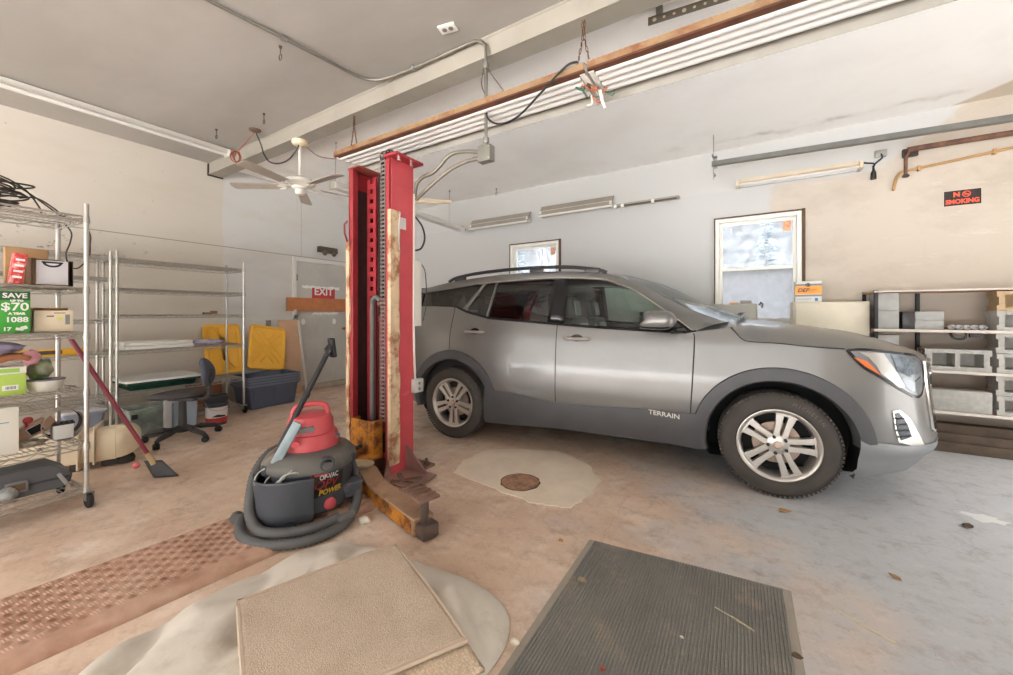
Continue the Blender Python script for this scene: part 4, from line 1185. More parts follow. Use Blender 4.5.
b = MB(); b.cyl((.145, -.32, .022), (.225, -.275, .024), .026, .021, n=16).cyl((-.385, -.055, .03), (-.383, -.02, .032), .031, n=16); b.build('hose_cuff', mat('cuff', (104, 104, 102), .5), vac)
wand = thing('vacuum_wand', 'black extension wand with flat nozzle leaning up out of the vacuum', 'vacuum wand', (-2.33, 1.43, .05), R(58.5))
b = MB(); b.cyl((-.165, -.10, .42), (.10, .06, .955), .017, .0165, n=14); b.cyl((-.03, -.018, .69), (-.018, -.011, .715), .0205, n=14); b.build('tube', BLACK, wand)
b = MB(); b.tube([(.09, .055, .935), (.105, .064, .97), (.122, .074, 1.0), (.135, .083, 1.045)], [.02, .03, .024, .006], 10)
b.obox((.128, .078, .985), (.03, .05, .13), (0, R(-8), R(30)), .008); b.build('nozzle', BLACK, wand)

# ------------------------------------------------------------------ canvas cushion, carpet pieces, ribbed mat
CO = [(-1.96, 1.02), (-1.93, 1.20), (-1.84, 1.33), (-1.6, 1.385), (-1.3, 1.425), (-1.0, 1.44), (-.82, 1.36), (-.755, 1.16), (-.82, .86), (-1.02, .52), (-1.3, .2), (-1.6, .05), (-1.80, .10), (-1.93, .36), (-1.97, .70)]
CP = smooth_path([(x, y, 0) for x, y in CO], 8, True)
CC = Vector((-1.42, .74, 0))
def cushion_r(x, y):
    d = Vector((x, y, 0)) - CC; best = 1e9; L = len(CP)
    if d.length < 1e-4: return 0
    a = math.atan2(d.y, d.x)
    for i in range(L):
        p = CP[i] - CC; q = CP[(i + 1) % L] - CC
        den = d.x * (q.y - p.y) - d.y * (q.x - p.x)
        if abs(den) < 1e-12: continue
        t = (p.x * (q.y - p.y) - p.y * (q.x - p.x)) / den; u = (p.x * d.y - p.y * d.x) / den
        if t > 0 and -1e-6 <= u <= 1 + 1e-6: best = min(best, t)
    return 1 / best
from mathutils import noise as mnoise
def cushion_h(r, x, y):
    base = .125 * max(0, 1 - r ** 3.2) ** .62
    s_ = x * .62 + y * .78 + .10 * mnoise.noise(Vector((x * 3, y * 3, 9)))
    wr = .075 * (abs(math.sin(s_ * 13 + 2 * mnoise.noise(Vector((x * 2, y * 2, 1))))) - .5) * (.5 + mnoise.noise(Vector((x * 2.5, y * 2.5, 7)))) * 1.6 + mnoise.noise(Vector((x * 3.4 + y * 2.2, y * 2.0 - x * 4.2, .3))) * .034 + mnoise.noise(Vector((x * 8, y * 7, 2))) * .014 + mnoise.noise(Vector((x * 1.6, y * 1.6, 5))) * .022
    return min(base + wr * max(0, 1 - r ** 4), .21 if not (x > -1.70 and y < 1.36 and r < .93) else .132)
b = MB(); rows = []
L = len(CP)
for k in range(30):
    r = (k + .02) / 29 if k < 29 else 1.0
    row = []
    for p in CP:
        q = CC + (p - CC) * (math.sin(min(r, 1) * PI / 2) ** .85); rr = (q - CC).length / (p - CC).length
        row.append((q.x, q.y, .004 + max(0, cushion_h(min(1, rr), q.x, q.y))))
    rows.append(row)
V = b.grid(rows, closed=True); b.face(V[0]); b.face(V[-1][::-1])
canvas = mat('dusty_canvas', (206, 199, 188), .9, var=.07, scale=3, bump=.25, col2=(172, 162, 146), lo=.52, hi=.72)
tag(b.build('floor_cushion', canvas, angle=180, weld=True), 'large dusty off-white canvas cushion lying beside the rusty plate', 'cushion')
def weave(name, c1, c2, sc):
    m = bpy.data.materials.new(name); m.use_nodes = True
    N = Nodes(m)
    vo = N.new('ShaderNodeTexVoronoi'); vo.inputs['Scale'].default_value = sc; N.link(N.obj(), vo.inputs['Vector'])
    c = N.mix(N.ramp(vo.outputs['Distance'], .1, .6), lin(c1), lin(c2)); c = N.mix(N.ramp(N.noise(5, 5), .4, .7, 0, .35), c, lin((150, 130, 108)))
    N.color(c); N.b.inputs['Roughness'].default_value = .95; N.bump(N.math('ADD', vo.outputs['Distance'], N.noise(150, 3)), .35, .006)
    return m
P1, P2, P3 = Vector((-1.641, .717, 0)), Vector((-1.419, 1.30, 0)), Vector((-.803, 1.046, 0)); P4 = Vector((-1.112, .508, 0))
def rug(P1, P2, P3, P4, lift_z, m, th, bind=None):
    b = MB(); n = 34; rows = []
    def pt(u, v, dz=0):
        p = P1 + (P2 - P1) * u + (P4 - P1) * v + (P3 - P2 - P4 + P1) * u * v
        r = cushion_r(p.x, p.y); h = max(cushion_h(min(r, 1.0), p.x, p.y), .0) if r < 1 else 0
        return Vector((p.x, p.y, .006 + max(h, .045 * max(0, 1.35 - r)) + lift_z + dz))
    def sm(u, v, dz=0):
        a = Vector((0, 0, 0)); k = 0
        for du in (-.2, -.1, 0, .1, .2):
            for dv in (-.2, -.1, 0, .1, .2): a += pt(u + du, v + dv, dz); k += 1
        a /= k; a.z = .22 * a.z + .78 * (.138 + lift_z + dz)
        return a
    for i in range(n + 1): rows.append([sm(i / n, j / n) for j in range(n + 1)])
    b.grid(rows)
    o = b.build('carpet', m, None, angle=180, recalc=True)
    md = o.modifiers.new('solid', 'SOLIDIFY'); md.thickness = th; md.offset = 1 if o.data.polygons[0].normal.z > 0 else -1
    if bind:
        pts = [sm(0, k / 20, th / 2) for k in range(20)] + [sm(k / 20, 1, th / 2) for k in range(20)] + [sm(1, 1 - k / 20, th / 2) for k in range(20)] + [sm(1 - k / 20, 0, th / 2) for k in range(20)]
        b = MB(); b.tube(pts, .0085, 6, closed=True); b.build('binding', bind, o)
    return o
c1 = rug(P1, P2, P3, P4, .020, weave('beige_carpet', (208, 191, 173), (184, 166, 148), 240), .012, mat('carpet_binding', (184, 166, 148), .9))
tag(c1, 'beige woven carpet sample lying on top of the canvas cushion', 'carpet')
off = (P3 - P2).normalized() * .10 + (P2 - P1).normalized() * .012
c2 = rug(P1 + off, P2 + off, P3 + off, P4 + off, -.004, weave('shaggy_cream', (218, 200, 178), (194, 174, 150), 110), .012)
tag(c2, 'cream loop-pile carpet piece peeking out under the beige sample', 'carpet')
# white cord lying along the rug edge
b = MB(); b.tube(smooth_path([(-.86, 1.075, .10), (-.79, 1.03, .08), (-.745, .97, .06), (-.735, .91, .05), (-.76, .85, .05), (-.80, .80, .06)], 6), .005, 6)
tag(b.build('cord', mat('cream_cord', (206, 188, 164), .8)), 'cream cord lying along the edge of the carpet pieces', 'cord')

def mat_mat():
    m = bpy.data.materials.new('ribbed_mat'); m.use_nodes = True
    N = Nodes(m)
    c = N.mix(N.ramp(N.noise(3, 6), .35, .65), lin((112, 111, 107)), lin((128, 125, 119)))
    c = N.mix(N.ramp(N.noise(5, 6, rough=.7), .54, .72, 0, .75), c, lin((160, 144, 124)))
    c = N.mix(N.ramp(N.noise(160, 2), .6, .7, 0, .4), c, lin((170, 160, 146)))
    N.color(c); N.b.inputs['Roughness'].default_value = .95; N.bump(N.noise(200, 3), .5, .003)
    return m
fm = thing('floor_mat', 'dark grey ribbed floor mat lying flat on the concrete', 'mat', (-.27, 1.35, 0))
b = MB(); nr = 68; rows = []
prof = []
for k in range(nr):
    u = .022 + (.878 - .022) * k / nr; p = (.878 - .022) / nr
    prof += [(u, .0058), (u + p * .18, .0102), (u + p * .64, .0102), (u + p * .82, .0058)]
for j in range(25):
    v = j / 24
    rows.append([(-.72 + u, .55 + (1.515 + .10 * u) * v + .003 * math.sin(9 * u + 3), z) for u, z in prof])
b.grid(rows); part(b, 'ribs', mat_mat(), fm, angle=30)
b = MB(); E_ = [(0, .004), (0, .008), (.022, .007), (.878, .006), (.90, .008), (.90, 0), (0, 0)]
EDGE = [(-.722, .55), (.182, .55), (.182, 2.158), (-.722, 2.066)]
def rim_quad(o): return [(-.722 - o, .55 - o, 0), (.182 + o, .55 - o, 0), (.182 + o, 2.158 + o, 0), (-.722 - o, 2.066 + o, 0)]
def lift_q(q, z): return [(p[0], p[1], z) for p in q]
b.grid([lift_q(rim_quad(.006), .0005), lift_q(rim_quad(.003), .006), lift_q(rim_quad(-.024), .0055)], closed=True)
b.box(-.70, .16, .56, 2.06, .0005, .004)
part(b, 'border', mat('mat_border', (150, 142, 130), .8, var=.1), fm)

# ------------------------------------------------------------------ drain cover in a pale concrete patch
b = MB(); PT = [(-1.956, 2.38), (-2.03, 2.60), (-2.03, 2.80), (-1.98, 2.97), (-1.75, 3.13), (-1.42, 3.25), (-1.1, 3.1), (-.90, 2.84), (-.90, 2.6), (-.944, 2.354), (-1.08, 2.30), (-1.207, 2.27), (-1.5, 2.31)]
rnd = random.Random(11)
PT2 = []
for i, p in enumerate(PT):
    q = PT[(i + 1) % len(PT)]
    for k in range(5): PT2.append((p[0] + (q[0] - p[0]) * k / 5 + rnd.uniform(-.012, .012), p[1] + (q[1] - p[1]) * k / 5 + rnd.uniform(-.012, .012)))
b.prism(PT2, 'z', .0005, .006)
tag(b.build('concrete_patch', mat('pale_concrete', (218, 204, 186), .7, var=.07, scale=5, bump=.2, col2=(210, 194, 174), lo=.5, hi=.7)), 'pale patch of newer concrete around the round drain cover', 'concrete patch')
dr = thing('drain_cover', 'round rusty drain cover set in the pale concrete patch', 'drain cover', (-1.415, 2.505, .006))
b = MB(); b.lathe([(0, .004), (.138, .004), (.14, 0)], n=36); b.build('cover', mat('drain_rust', (168, 128, 102), .75, .1, var=.2, scale=16, col2=(128, 100, 84), lo=.45, hi=.6), dr)
b = MB(); pr = []
for k in range(48):
    a = 2 * PI * k / 48; pr.append((a, .150 + .012 * mnoise.noise(Vector((math.cos(a) * 3, math.sin(a) * 3, 0)))))
b.grid([[(.14 * math.cos(a), .14 * math.sin(a), .0015) for a, r in pr], [(r * math.cos(a), r * math.sin(a), .0015) for a, r in pr]], closed=True); b.build('gap', mat('drain_gap', (92, 66, 48), .9), dr)
# ------------------------------------------------------------------ wire shelving
WIRE = mat('shelf_wire', (176, 174, 168), .35, .7, var=.08, scale=12)
POSTM = mat('shelf_post', (190, 187, 181), .35, .6, var=.1, scale=25)
def wire_deck(D, L):
    b = MB(); t = .0058
    for z, r in ((0, t), (-.032, .0045)):
        for a, c in (((0, 0), (D, 0)), ((D, 0), (D, L)), ((D, L), (0, L)), ((0, L), (0, 0))):
            b.cyl((a[0], a[1], z), (c[0], c[1], z), r, n=5)
    for y in (0, L):
        n = max(4, int(D / .045)); b.tube([(D * k / n, y, -.002 if k % 2 else -.030) for k in range(n + 1)], .0036, 4)
    for x in (0, D):
        n = int(L / .05); b.tube([(x, L * k / n, -.002 if k % 2 else -.030) for k in range(n + 1)], .0036, 4)
    n = int(L / .026)
    for k in range(1, n): b.cyl((0, L * k / n, .003), (D, L * k / n, .003), .0028, n=4, cap=False)
    for k in (1, 2, 3): b.cyl((D * k / 4, 0, -.004), (D * k / 4, L, -.004), .003, n=4)
    for x in (0, D):
        for y in (0, L): b.cyl((x, y, -.038), (x, y, .008), .019, .0155, n=10)
    return b
def shelf_unit(name, label, x0, y0, D, L, levels, H, casters, group):
    t = thing(name, label, 'shelf', (x0, y0, 0), 0, group)
    z0 = .125 if casters else .01
    for x in (0, D):
        for y in (0, L):
            b = MB(); b.cyl((x, y, z0), (x, y, H), .0127, n=12).cyl((x, y, H), (x, y, H + .012), .0135, .011, n=12)
            z = z0 + .1
            while z < H - .05: b.cyl((x, y, z), (x, y, z + .004), .0132, n=12, cap=False); z += .025 * 3
            b.build('post', POSTM, t)
            if casters:
                b = MB(); b.lathe([(0, -.013), (.042, -.013), (.048, -.007), (.048, .007), (.042, .013), (0, .013)], (x + .01, y + .008, .048), 22, 'y')
                c = b.build('caster', RUBBER, t)
                b = MB(); b.cyl((x, y, .10), (x, y, .14), .009, n=8).box(x - .022, x + .03, y - .012, y - .008, .05, .105).box(x - .022, x + .03, y + .024, y + .028, .05, .105).box(x - .022, x + .03, y - .012, y + .028, .10, .106)
                b.build('caster_fork', STEEL, c)
    first = None
    for z in levels:
        if first is None: first = wire_deck(D, L).build('wire_shelf', WIRE, t); o = first
        else: o = first.copy(); COL.objects.link(o); o.parent = t
        o.location = (0, 0, z)
    return t
G_S = 'chrome wire shelving units along the wall'
NX0, NX1, NY0, NY1 = -4.12, -3.66, -.51, .69
def near_rot(t):
    a = R(6); t.rotation_euler = (0, 0, a); t.location = (-3.64 - (.46 * math.cos(a) - 1.2 * math.sin(a)), .708 - (.46 * math.sin(a) + 1.2 * math.cos(a)), 0)
NL = [.137, .42, .766, 1.137, 1.43, 1.89]
near_rot(shelf_unit('wire_shelving', 'chrome wire shelf on casters with black cables piled on its top deck', NX0, NY0, NX1 - NX0, NY1 - NY0, NL, 1.965, True, G_S))
FX0, FX1 = -5.87, -5.41
FL = [.10, .45, .875, 1.25, 1.525, 1.83]
shelf_unit('wire_shelving', 'nearly empty chrome wire shelf with flat white trays, beside the yellow lids', FX0, 1.265, .46, 1.165, FL, 1.9, True, G_S)
ML = [.14, .40, .86, 1.20, 1.62, 1.84]
shelf_unit('wire_shelving', 'chrome wire shelf at the wall mostly hidden behind the casters shelf of boxes', FX0, .02, .46, 1.2, ML, 1.88, False, G_S)

# ---- things on the near shelf
GREENP = mat('bright_green_print', (64, 164, 58), .5, var=.06)
FR = lambda x, y, z: facing((x, y, z), (0, 1, 0), (0, 0, 1))
t = thing('bulb_box', 'bright green printed box with white writing on the near shelf', 'box', (-3.81, .39, 1.147))
b = MB(); b.box(-.09, .095, -.10, .097, 0, .25, .002); bx = b.build('carton', GREENP, t)
b = MB(); b.box(.0952, .096, -.1, .096, .195, .247); b.build('top_band', mat('dark_green_print', (44, 92, 52), .5), bx)
for s, sz, y, z in (('SAVE', .040, .038, .222), ('UP TO', .016, .045, .192), ('$70', .066, .038, .155), ('A YEAR', .018, .045, .115), ('1088', .042, .045, .078), ('17', .03, .008, .022)):
    text('lettering', s, sz, FR(.0966, y, z), PAPER, bx, .0006, .0012, sx=1.05)
b = MB(); b.obox((.0966, .072, .03), (.002, .026, .02), (R(20), 0, 0), .002).obox((.0966, .055, .022), (.002, .03, .016), (R(-10), 0, 0), .002); b.build('bulb_print', PAPER, bx)
t = thing('file_box', 'brown file box with a white front panel and black handle slot', 'box', (-3.88, .585, 1.437))
b = MB(); b.box(-.11, .10, -.085, .085, 0, .012).box(-.11, .10, -.085, -.07, 0, .175).box(-.11, .10, .07, .085, 0, .165).box(-.11, -.1, -.085, .085, 0, .19); b.build('case', mat('dark_brown_card', (112, 84, 62), .7, var=.15), t)
b = MB(); b.box(.085, .098, -.068, .068, .0, .165, .003); b.build('white_panel', mat('pale_panel', (216, 216, 222), .5), t)
b = MB(); b.tube([(.099, .0 + .035 * math.cos(a), .150 + .022 * math.sin(a)) for a in [PI + PI * k / 10 for k in range(11)]], .006, 6); b.box(.096, .102, -.045, .045, .148, .158); b.build('handle_slot', BLACK, t)
b = MB(); b.box(-.11, .1, .072, .09, 0, .17); b.build('dark_edge', DKGREY, t)
o = MB().box(-4.05, -3.99, .42, .60, 1.437, 1.69, .004).build('cardboard_box', CARD); tag(o, 'tan cardboard box standing behind the file box on the near shelf', 'box')
t = thing('red_carton', 'narrow red and white printed carton leaning beside the file box', 'box', (-3.76, .43, 1.437))
t.rotation_euler = (R(-7), 0, 0)
b = MB(); b.box(-.06, .045, -.025, .025, .003, .19, .002); c = b.build('carton', mat('red_print', (206, 60, 62), .5, col2=(226, 170, 166), scale=30, lo=.5, hi=.6), t)
b = MB(); b.box(.0452, .046, -.02, .02, .03, .17)
b.bm.free(); b = MB()
for k in range(4): b.box(.0452, .0462, -.018, .018, .04 + .035 * k, .052 + .035 * k)
b.build('white_print', PAPER, c)
t = thing('cream_carton', 'open cream carton with small printed label beside the green box', 'box', (-3.86, .595, 1.147), R(-4))
b = MB(); b.box(-.10, .10, -.083, .083, 0, .005).box(-.1, -.095, -.083, .083, 0, .135).box(.095, .10, -.083, .083, 0, .135).box(-.1, .1, -.083, -.078, 0, .135).box(-.1, .1, .078, .083, 0, .135)
c = b.build('carton', mat('cream_card', (220, 206, 182), .7, var=.04), t)
b = MB(); b.obox((-.02, -.1, .142), (.19, .05, .003), (R(18), 0, 0)).obox((-.12, 0, .14), (.05, .16, .003), (0, R(-30), 0)).obox((-.03, .02, .137), (.15, .11, .003), (R(-5), R(4), 0)); b.build('flaps', mat('flap_card', (188, 146, 104), .8), c)
b = MB(); b.box(.1002, .1008, -.03, -.0, .095, .103).box(.1002, .1008, -.0, .05, .117, .122); b.build('print', mat('print_dark', (110, 84, 60), .6), c)
b = MB(); b.box(.1002, .1008, .048, .068, .045, .11); b.build('print', mat('print_grey', (130, 130, 130), .6), c)
b = MB(); b.lathe([(.0, 0), (.012, 0), (.012, .001), (0, .001)], (.1002, .025, .085), 14, 'x'); b.build('print', mat('print_lime', (206, 214, 120), .6), c)
o = MB().box(-4.0, -3.93, .45, .53, 1.147, 1.30, .004).build('brown_carton', mat('brown_card', (140, 98, 66), .8)); tag(o, 'small dark brown carton behind the cream carton', 'box')
# level 3
t = thing('lime_carton', 'lime green carton with a white top band and barcode', 'box', (-3.80, .385, .776))
b = MB(); b.box(-.08, .09, -.1, .085, 0, .125, .003); c = b.build('carton', mat('lime_print', (176, 208, 96), .5, var=.05), t)
b = MB(); b.box(-.081, .0912, -.101, .086, .125, .168, .003); b.build('lid_band', mat('white_card', (226, 226, 216), .6), c)
b = MB(); b.box(.0914, .0922, -.1, .06, .135, .160); b.build('print_band', mat('lime_print_dark', (150, 196, 92), .5), c)
b = MB(); b.box(.0902, .0912, -.005, .055, .03, .06); bc = b.build('barcode_label', PAPER, c)
b = MB()
for k in range(8): b.box(.0912, .0916, .008 + .005 * k, .0105 + .005 * k, .036, .054)
b.build('barcode', BLACK, bc)
b = MB(); b.patch([(-.1, .16), (-.1, .168), (.08, .152), (.083, .164)] and [(-.105, -.08), (.105, -.08), (.10, .09), (-.105, .10)], lambda u, v: (v, u, .215 + .012 * math.sin(u * 30) + .02 * (u > .06) * -(u - .06) * 10), .02)
o = b.build('brown_board', mat('crumpled_brown', (160, 104, 70), .85, var=.2), None, solid=.03, loc=(-3.80, .385, .776)); tag(o, 'crumpled brown cardboard slab lying on the lime green carton', 'cardboard')
def cloth_pile(name, c, s, m, label, seed, amp=.25):
    b = MB(); rows = []; off = Vector((seed, seed * .7, 0))
    for i in range(15):
        th = PI * i / 14; row = []
        for j in range(24):
            a = 2 * PI * j / 24; d = Vector((math.sin(th) * math.cos(a), math.sin(th) * math.sin(a), math.cos(th)))
            r = 1 + amp * mnoise.noise(d * 2.2 + off) + amp * .5 * mnoise.noise(d * 5 + off)
            p = Vector((d.x * s[0], d.y * s[1], max(-.9, d.z) * s[2])) * r
            row.append(Vector(c) + Vector((p.x, p.y, max(-s[2] * .9, p.z))))
        rows.append(row)
    b.grid(rows, closed=True)
    return tag(b.build(name, m, angle=180, weld=True), label, 'cloth')
cloth_pile('folded_cloth', (-3.86, .36, 1.053), (.10, .12, .038), mat('lilac_cloth', (164, 158, 184), .9, var=.15, scale=14), 'lilac-grey crumpled cloth on top of the brown cardboard', 1)
cloth_pile('pink_rag', (-3.80, .50, .985), (.05, .036, .05), mat('pink_cloth', (216, 158, 168), .9, var=.1), 'pink rag hanging over the edge of the cardboard pile', 4)
cloth_pile('plastic_bag', (-3.88, .545, .90), (.07, .055, .07), mat('mixed_plastic', (176, 176, 160), .5, var=.1, col2=(120, 150, 90), scale=20), 'crumpled grey-green plastic bag behind the white bowl', 6, .4)
t = thing('white_bowl', 'wide white bowl with a grey rim on the near shelf', 'bowl', (-3.80, .56, .771))
b = MB(); b.lathe([(.0, .0), (.062, .0), (.068, .006), (.078, .05), (.083, .07), (.078, .07), (.072, .05), (.062, .01), (0, .008)], n=36); b.build('bowl_body', mat('bowl_white', (220, 218, 210), .4), t)
b = MB(); b.lathe([(.079, .066), (.086, .068), (.086, .074), (.078, .074), (.076, .07)], n=36); b.build('rim', mat('bowl_rim', (120, 122, 126), .4), t)
b = MB(); b.tube([(-3.74, .65, .776), (-3.73, .67, .79), (-3.76, .68, .78), (-3.80, .66, .785)], .006, 6); tag(b.build('metal_clip', STEEL), 'small bent metal clip beside the white bowl', 'clip')
# level 2
t = thing('white_carton', 'plain white carton with a faint blue line on the low deck of the near shelf', 'box', (-3.80, .36, .43))
b = MB(); b.box(-.09, .095, -.12, .082, 0, .275, .004); c = b.build('carton', mat('white_card', (226, 226, 216), .6), t)
b = MB(); b.box(.0952, .096, -.03, .045, .185, .191); b.build('blue_line', mat('blue_print', (130, 160, 196), .6), c)
t = thing('metal_ring', 'wide bent sheet metal ring lying on edge on the near shelf', 'metal ring', (-3.86, .64, .43))
b = MB(); rows = []
for x in (-.07, .07):
    rows.append([(x, .10 * math.cos(a), .102 + .10 * math.sin(a)) for a in [2 * PI * k / 48 for k in range(48)]])
rows2 = [[(x, p[1] * .965, .102 + (p[2] - .102) * .965) for p in r] for x, r in ((-.07, rows[0]), (.07, rows[1]))]
b.grid([rows2[0], rows[0], rows[1], rows2[1]], closed=True)
b.grid([rows2[1], rows2[0]], closed=True)
b.build('band', mat('dull_sheet_metal', (168, 158, 146), .4, .5, var=.15), t)
b = MB(); b.lathe([(.088, -.072), (.092, -.07), (.092, -.02), (.088, -.02)], (0, 0, .102), 40, 'x', cap=False); b.build('inner_band', GREASE, t)
t = thing('toothed_tray', 'white tray with a saw-toothed edge tilted inside the metal ring', 'tray', (-3.835, .635, .443))
b = MB(); b.box(-.04, .045, -.045, .045, 0, .09, .003); c = b.build('tray', mat('tray_white', (206, 206, 204), .5), t)
b = MB(); b.prism([(-.05, .09)] + [(-.05 + .0125 * k, .10 if k % 2 == 0 else .118) for k in range(9)] + [(.05, .09)], 'x', .035, .044); b.box(-.045, .035, -.05, .05, .09, .10); b.build('toothed_edge', BLACK, c)
t = thing('duct_elbow', 'brown sheet metal duct piece with a square opening', 'duct', (-3.86, .52, .43))
M = Matrix.Translation((0, .0, .10)) @ Matrix.Rotation(R(28), 4, 'X')
b = MB(); b.box(-.04, .05, -.10, .09, -.035, .035, .004, M); c = b.build('duct', mat('brown_sheet', (158, 128, 108), .5, .3, var=.12), t)
b = MB(); b.box(.0505, .052, -.03, .03, -.02, .022, 0, M); b.build('opening', WELL, c)
b = MB(); b.box(.0505, .054, -.034, -.03, -.024, .026, 0, M).box(.0505, .054, .03, .034, -.024, .026, 0, M).box(.0505, .054, -.034, .034, .022, .026, 0, M); b.build('opening_rim', STEEL, c)
b = MB(); b.lathe([(0, 0), (.02, 0), (.022, .012), (.012, .02), (0, .02)], (-3.79, .485, .60), 16, 'x'); b.cyl((-3.83, .485, .60), (-3.79, .485, .60), .012, n=8).cyl((-3.82, .485, .43), (-3.82, .485, .60), .008, n=8)
tag(b.build('red_valve', mat('valve_red', (170, 60, 70), .4)), 'small valve with a red knob behind the white carton', 'valve')
cloth_pile('wire_scraps', (-3.80, .50, .45), (.05, .06, .022), mat('scrap_metal', (172, 164, 154), .4, .5, var=.3, scale=40), 'tangle of metal scraps in front of the brown duct piece', 9, .6)
# level 1
t = thing('tool_case', 'long dark grey plastic tool case on the lowest deck', 'tool case', (-3.82, .45, .145))
b = MB(); pr = [(-.20, .0), (.17, .0), (.205, .03), (.215, .07), (.20, .10), (.12, .165), (-.20, .165)]
b.prism(pr, 'x', -.14, .09); c = b.build('case_body', mat('case_grey', (88, 90, 94), .5, var=.1), t, bevel=.008)
b = MB(); b.box(.088, .096, -.2, .20, .062, .072); b.build('seam', DKGREY, c)
b = MB(); b.box(.088, .105, -.06, .03, .035, .105, .006); h = b.build('handle', mat('case_grey_light', (120, 120, 122), .5), c)
b = MB(); b.box(.1052, .106, -.048, .018, .05, .092); b.build('handle_hole', mat('hole_brown', (96, 78, 62), .8), h)
b = MB(); b.obox((.05, .17, .055), (.11, .02, .09), (R(25), 0, 0), .006); b.build('end_corner', mat('corner_grey', (160, 160, 158), .5), c)
cloth_pile('grey_bag', (-3.73, .40, .185), (.05, .04, .045), mat('grey_film', (150, 152, 150), .4, var=.15), 'small grey plastic bag in front of the tool case', 12)
# cables heaped on top
t = thing('cable_pile', 'tangled heap of black cables on top of the near wire shelf', 'cables', (-3.92, .36, 1.897))
rnd = random.Random(21)
for k in range(17):
    rx, ry = rnd.uniform(.09, .15), rnd.uniform(.10, .17); cx, cy = rnd.uniform(-.06, .08), rnd.uniform(-.16, .02)
    tx, ty = rnd.uniform(-.5, .5), rnd.uniform(-.35, .35); z0 = .02 + .009 * k
    P = []
    for j in range(28):
        a = 2 * PI * j / 28; x = cx + rx * math.cos(a) * (1 + .1 * math.sin(3 * a + k)); y = cy + ry * math.sin(a)
        P.append((x, y, max(.012, z0 + tx * (x - cx) * .5 + ty * (y - cy) * .5)))
    b = MB(); b.tube(P, .0055, 6, closed=True); b.build('cable', mat('cable_black', (52, 46, 42), .55, var=.2), t)
for P in ([(-.02, -.12, .15), (0, -.03, .225), (.0, .06, .21), (0, .14, .15), (0, .19, .06), (0, .2, .02)], [(.03, -.1, .17), (.02, .0, .21), (.02, .12, .155), (.03, .22, .07), (.05, .27, .02), (.08, .29, .015)], [(.05, .1, .09), (.06, .17, .105), (.06, .24, .06), (.05, .28, .02)]):
    b = MB(); b.tube(smooth_path(P, 7), .005, 6); b.build('cable', mat('cable_black', (52, 46, 42), .55, var=.2), t)
b = MB(); b.tube(smooth_path([(-4.0, .67, 1.89), (-4.0, .705, 1.83), (-4.0, .70, 1.76), (-4.0, .68, 1.67), (-4.0, .70, 1.59), (-3.96, .735, 1.585), (-3.85, .76, 1.66), (-3.72, .74, 1.73), (-3.69, .735, 1.78), (-3.70, .72, 1.84)], 6), .0045, 6); tag(b.build('hanging_cable', mat('cable_black', (52, 46, 42), .55, var=.2)), 'thin black cable drooping below the top deck of the near shelf', 'cable')
# ---- middle and far shelf contents
t = thing('spirit_level', 'long yellow and black spirit level lying on the hidden wall shelf', 'spirit level', (-5.50, .87, .866))
b = MB(); b.box(-.012, .012, -.28, .18, 0, .066, .003); c = b.build('bar', mat('level_yellow', (226, 170, 40), .45), t)
b = MB(); b.box(.0122, .014, -.28, .04, .018, .052); b.build('dark_band', mat('level_dark', (70, 62, 52), .5), c)
def tote(name, label, loc, sx, sy, h, m, lid=None, taper=.88, rim=.016, group=None, rm=None):
    """open-topped bin with a rolled rim and ribbed sides"""
    t = thing(name, label, 'storage bin', loc, 0, group)
    b = MB(); n = 8
    def loop(s, z, o=0.):
        out = []
        for cx, cy, a0 in ((1, 1, 0), (-1, 1, 90), (-1, -1, 180), (1, -1, 270)):
            for k in range(4):
                a = R(a0 + 30 * k); r = .03
                out.append(((sx / 2 * s + o - r) * cx + r * math.cos(a), (sy / 2 * s + o - r) * cy + r * math.sin(a), z))
        return out
    b.grid([loop(taper, .003), loop(taper + (1 - taper) * .5, h * .5), loop(.985, h * .86), loop(1, h * .86, .004), loop(1, h * .985, .006), loop(1, h, .002), loop(.97, h), loop(.96, h * .86), loop(taper - .02, .012)], closed=True)
    b.face([b.v(p) for p in loop(taper, .003)]); b.face([b.v(p) for p in loop(taper - .02, .012)])
    bo = b.build('bin', m, t, angle=40)
    b = MB(); o = rim
    b.grid([loop(1, h - .022, .003), loop(1, h - .022, o), loop(1, h, o), loop(1, h + .004, o - .004), loop(1, h, .0)], closed=True)
    b.build('rim', rm or m, t, angle=40)
    if lid:
        b = MB(); b.grid([loop(1, h + .002, o + .004), loop(1, h + .022, o + .004), loop(1, h + .028, o - .004), loop(.9, h + .028), loop(.88, h + .020), loop(.5, h + .022)], closed=True); b.face([b.v(p) for p in loop(.5, h + .022)]); b.build('lid', lid, t, angle=40)
    return t, loop
CLEAR = glass_mat('clear_bin_plastic', (240, 242, 241), .06, haze=.38, haze_col=(226, 230, 230), rough=.2)
GREENB = glass_mat('green_bin_plastic', (70, 128, 108), .06, haze=.5, haze_col=(74, 126, 108), rough=.2)
GREENL = mat('green_lid', (58, 110, 92), .4)
WHITEL = mat('milky_lid', (214, 216, 214), .4, var=.05)
BLUEP = mat('pale_blue_plastic', (186, 204, 222), .35)
tote('storage_tote', 'pale blue-grey lidded tote low on the hidden wall shelf', (-5.58, 1.04, .146), .38, .28, .165, mat('grey_blue_bin', (150, 158, 176), .5), mat('pale_grey_lid', (196, 196, 198), .5))
tote('storage_tote', 'green tote with a wide milky white lid behind the office chair', (-5.62, 1.64, .456), .48, .62, .085, GREENB, WHITEL)
t, _ = tote('storage_tote', 'clear open tote with green things inside, beside the office chair', (-5.235, 1.44, 0), .27, .34, .315, CLEAR)
